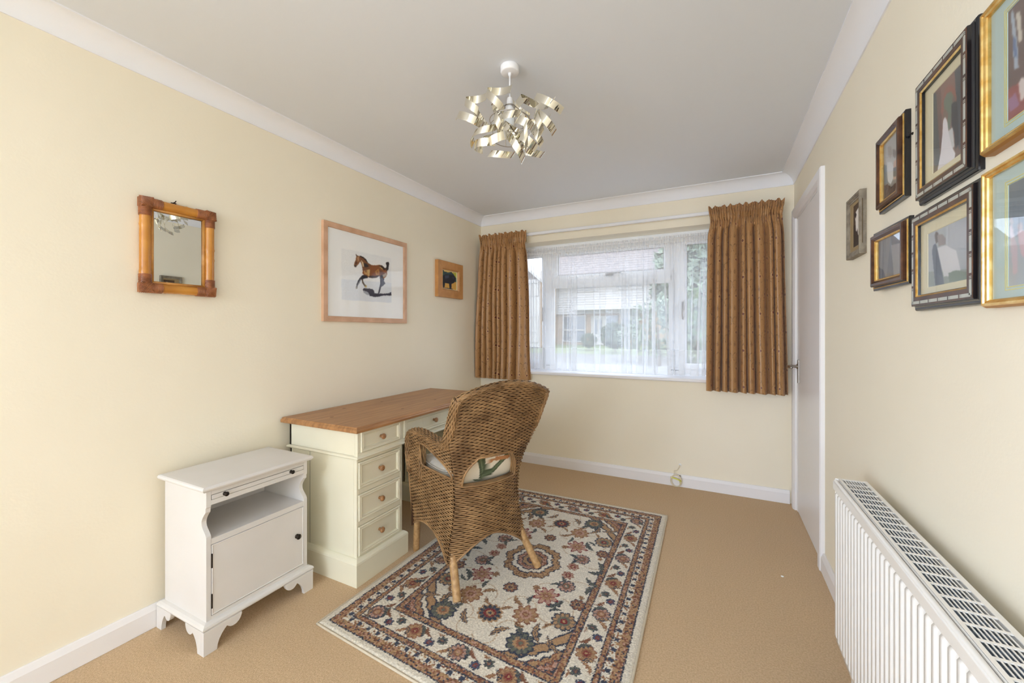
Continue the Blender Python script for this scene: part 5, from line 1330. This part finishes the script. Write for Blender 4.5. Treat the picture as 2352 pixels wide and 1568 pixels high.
# ================================================================== OUTSIDE THE FRONT WINDOW
GZ = -.02
struct(MB().box(-60, 60, D + .31, 13, -.5, GZ).build('driveway', 'drive')); 
struct(MB().box(-60, 60, 13, 22, -.5, GZ + .02).build('road', 'drive'))
m = MB(); m.add([(-60, 22, GZ), (60, 22, GZ), (60, 28, .30), (-60, 28, .30), (60, 80, .3), (-60, 80, .3)], [(0, 1, 2, 3), (3, 2, 4, 5)]); struct(m.build('lawn', 'lawn'))
struct(MB().box(-60, -T - .01, -40, D + .31, -.5, GZ).build('terrace', 'paving')); struct(MB().box(W + T + .01, 60, -40, D + .31, -.5, GZ).build('terrace', 'paving')); struct(MB().box(-T - .01, W + T + .01, -40, REAR - T - .01, -.5, GZ).build('terrace', 'paving'))
HY = 28.0
hx_ = lambda u, v, y=HY: float(hit(u, v, 1, y)[0]); hz_ = lambda u, v, y=HY: float(hit(u, v, 1, y)[2])
ho = thing('house', 'white clad house with tiled roof across the road beyond the net curtain', 'house', (-5, HY, .3))
xa, xb = hx_(1243, 722), hx_(1498, 706); ze = hz_(1400, 641); zc1 = hz_(1272, 722)
xb2 = hx_(1537, 650)
MB().box(xa, xb, HY + .25, HY + 8, .28, zc1 + .05).build('lower_wall', 'brick', ho)
# shiplap boards on the upper storey
nb = 14; bh = (ze - zc1) / nb
for i in range(nb):
    z_ = zc1 + i * bh
    m = MB(); m.add([(xa, HY, z_), (xb, HY, z_), (xb, HY + .03, z_ + bh), (xa, HY + .03, z_ + bh), (xa, HY + .2, z_), (xb, HY + .2, z_), (xb, HY + .2, z_ + bh), (xa, HY + .2, z_ + bh)], [(0, 1, 2, 3), (0, 4, 5, 1), (3, 2, 6, 7), (0, 3, 7, 4), (1, 5, 6, 2)])
    m.build('cladding_board', 'clad', ho)
MB().box(xb, xb2, HY - .2, HY + 8, .28, ze + .1).build('brick_pier', 'brick', ho)
m = MB(); rz = 3.4
m.add([(xa - .4, HY - .5, ze - .05), (xb2 + .3, HY - .5, ze - .05), (xb2 + .3, HY + 4.5, ze + rz), (xa - .4, HY + 4.5, ze + rz), (xb2 + .3, HY + 9, ze), (xa - .4, HY + 9, ze)], [(0, 1, 2, 3), (3, 2, 4, 5), (0, 3, 5), (1, 4, 2)]); rf = m.build('roof', 'tile', ho)
for i in range(16):
    t = i / 16; y_, z_ = HY - .5 + 5 * t, ze - .05 + (rz + .05) * t
    MB().add([(xa - .4, y_ - .04, z_ + .02), (xb2 + .3, y_ - .04, z_ + .02), (xb2 + .3, y_ + .34, z_ + .25), (xa - .4, y_ + .34, z_ + .25), (xa - .4, y_ - .04, z_ - .02), (xb2 + .3, y_ - .04, z_ - .02)], [(0, 1, 2, 3), (4, 5, 1, 0)]).build('tile_course', 'tile', rf)
MB().box(xa - .4, xb2 + .3, HY - .55, HY - .45, ze - .2, ze + .02).build('gutter', 'clad', ho)
def far_window(u0, u1, vt, vb, cols_n, y=HY, par=ho, transom=None, dx=.0, zb_=None):
    x0, x1 = hx_(u0, (vt + vb) / 2, y), hx_(u1, (vt + vb) / 2, y); z1, z0 = hz_((u0 + u1) / 2, vt, y), hz_((u0 + u1) / 2, vb, y)
    F_ = lambda a, b, h: (a, y - h + dx, b)
    m = MB(); m.frame(x0, x1, z0, z1, [(0, -.25), (0, .06), (.07, .06), (.07, -.1)], F_)
    for k in range(1, cols_n): x = lerp(x0, x1, k / cols_n); m.box(x - .04, x + .04, y - .05 + dx, y + .1 + dx, z0 + .05, z1 - .05)
    if transom: z_ = lerp(z0, z1, transom); m.box(x0 + .05, x1 - .05, y - .05 + dx, y + .1 + dx, z_ - .05, z_ + .05)
    w_ = m.build('window', 'clad', par)
    for k in range(cols_n):
        MB().box(lerp(x0, x1, k / cols_n) + .04, lerp(x0, x1, (k + 1) / cols_n) - .04, y + .02 + dx, y + .05 + dx, z0 + .06, z1 - .06).build('pane', 'dark_glass', w_)
    return w_
far_window(1291, 1344, 724, 785, 2, transom=.45, dx=.22); far_window(1424, 1467, 717, 751, 1, transom=.72, dx=.22)
far_window(1313, 1371, 642, 670, 2); far_window(1413, 1475, 640, 664, 2)
# porch canopy and door
x0, x1 = hx_(1324, 709), hx_(1498, 704); z_ = (hz_(1324, 711) + hz_(1498, 704)) / 2
MB().box(x0, x1, HY - 1.0, HY + .1, z_ - .12, z_ + .1).build('porch_canopy', 'clad', ho)
x0, x1 = hx_(1356, 750), hx_(1392, 750)
MB().box(x0, x1, HY + .15, HY + .25, .32, 2.35).build('front_door', 'clad', ho)
for a in (.25, .55): MB().box(lerp(x0, x1, a), lerp(x0, x1, a + .16), HY + .12, HY + .16, 1.1, 2.1).build('door_light', 'dark_glass', ho)
MB().box(hx_(1393, 750), hx_(1418, 750), HY + .15, HY + .26, .32, 2.35).build('side_light', 'dark_glass', ho)
# neighbouring gabled house on the left
GY = 25.0; h2 = thing('house', 'gabled house with dark tile hanging beside the white clad house', 'house', (-10, GY, .2))
gx = lambda u, v: hx_(u, v, GY); gz = lambda u, v: hz_(u, v, GY)
x1 = gx(1241, 720); x2 = gx(1250, 720); x0 = x1 - 5.6; zl = gz(1222, 690); zl2 = gz(1222, 648); zed = gz(1246, 640)
MB().box(x0, x1, GY, GY + 2.2, .2, zl + .1).build('lower_wall', 'clad', h2)
MB().box(x1, x2, GY - .1, GY + 2.2, .2, zed).build('brick_pier', 'brick', h2)
MB().box(x0, x1, GY, GY + 2.2, zl + .1, zed).build('upper_wall', 'clad', h2)
pk = (x0 + x1) / 2
MB().prism([(x0, zed), (x1, zed), (pk, zed + 2.3)], lambda a, b, h: (a, h, b), GY, GY + 2.2).build('tile_hung_gable', 'hung', h2)
for sx in (-1, 1):
    xe = pk + sx * (3.1); m = MB(); m.add([(xe, GY - .3, zed - .15), (pk, GY - .3, zed + 2.5), (pk, GY + 2.2, zed + 2.5), (xe, GY + 2.2, zed - .15), (xe, GY - .3, zed - .35), (pk, GY - .3, zed + 2.3), (pk, GY + 2.2, zed + 2.3), (xe, GY + 2.2, zed - .35)], [(0, 1, 2, 3), (4, 7, 6, 5), (0, 4, 5, 1), (2, 6, 7, 3), (0, 3, 7, 4)])
    m.build('verge_roof', 'clad', h2)
far_window(1205, 1237, 648, 680, 2, GY, h2); far_window(1205, 1236, 725, 786, 2, GY, h2, transom=.42)
# greenery
def leaf_ball(name, label, cat, c, rx, ry, rz_, n, ls, mt, seed, grp=None, stemh=None):
    r = np.random.default_rng(seed); t = thing(name, label, cat, (c[0], c[1], GZ), group=grp)
    d = r.normal(size=(n, 3)); d /= np.linalg.norm(d, axis=1)[:, None]; rad = r.uniform(.45, 1, n) ** .5
    P = np.array(c) + d * rad[:, None] * np.array([rx, ry, rz_]); m = MB()
    for p, dv in zip(P, d):
        if p[2] < GZ + .03: continue
        a = r.normal(size=3); a /= np.linalg.norm(a); b = np.cross(a, dv + r.normal(size=3) * .5); b /= np.linalg.norm(b) + 1e-9; l = ls * r.uniform(.6, 1.3)
        m.add([p - a * l, p + b * l * .33 - a * l * .1, p + a * l, p - b * l * .33 - a * l * .1], [(0, 1, 2, 3)])
    m.build('foliage', mt, t, kind='stuff')
    m = MB(); m.tube([(c[0], c[1], GZ - .05), (c[0] + .03, c[1], c[2] * .5), (c[0] - .02, c[1], c[2])], max(.02, rx * .06), 7); m.build('stem', 'stem', t)
    return t
def at(u, v, y): return tuple(float(k) for k in hit(u, v, 1, y))
leaf_ball('clipped_bush', 'rounded dark bush in front of the white house porch', 'bush', at(1412, 770, 23), .85, .6, .75, 1500, .13, 'hedge', 2)
leaf_ball('clipped_bush', 'small low bush under the white house window', 'bush', at(1352, 782, 24), .5, .4, .45, 600, .11, 'hedge', 3)
leaf_ball('shrub', 'leafy laurel shrub outside the right side of the window', 'shrub', at(1603, 755, 6.4), .36, .4, .72, 420, .085, 'leaf', 5)
leaf_ball('shrub', 'feathery pale shrub between the brick pier and the window frame', 'shrub', at(1512, 750, 9), .62, .5, .68, 800, .075, 'leaf2', 6)
leaf_ball('tree', 'tall grey-green tree behind the laurel shrub', 'tree', at(1662, 650, 20), 3.0, 2.0, 3.2, 9000, .34, 'leaf2', 8)
leaf_ball('shrub', 'low grey-green shrub beside the driveway', 'shrub', at(1445, 775, 17), .6, .5, .5, 500, .10, 'leaf2', 9)
struct(MB().box(-14, 4.5, 9.9, 10.1, GZ, .42).build('front_garden_wall', 'drive'))

for o in bpy.data.objects:
    if '_w' in o: del o['_w']
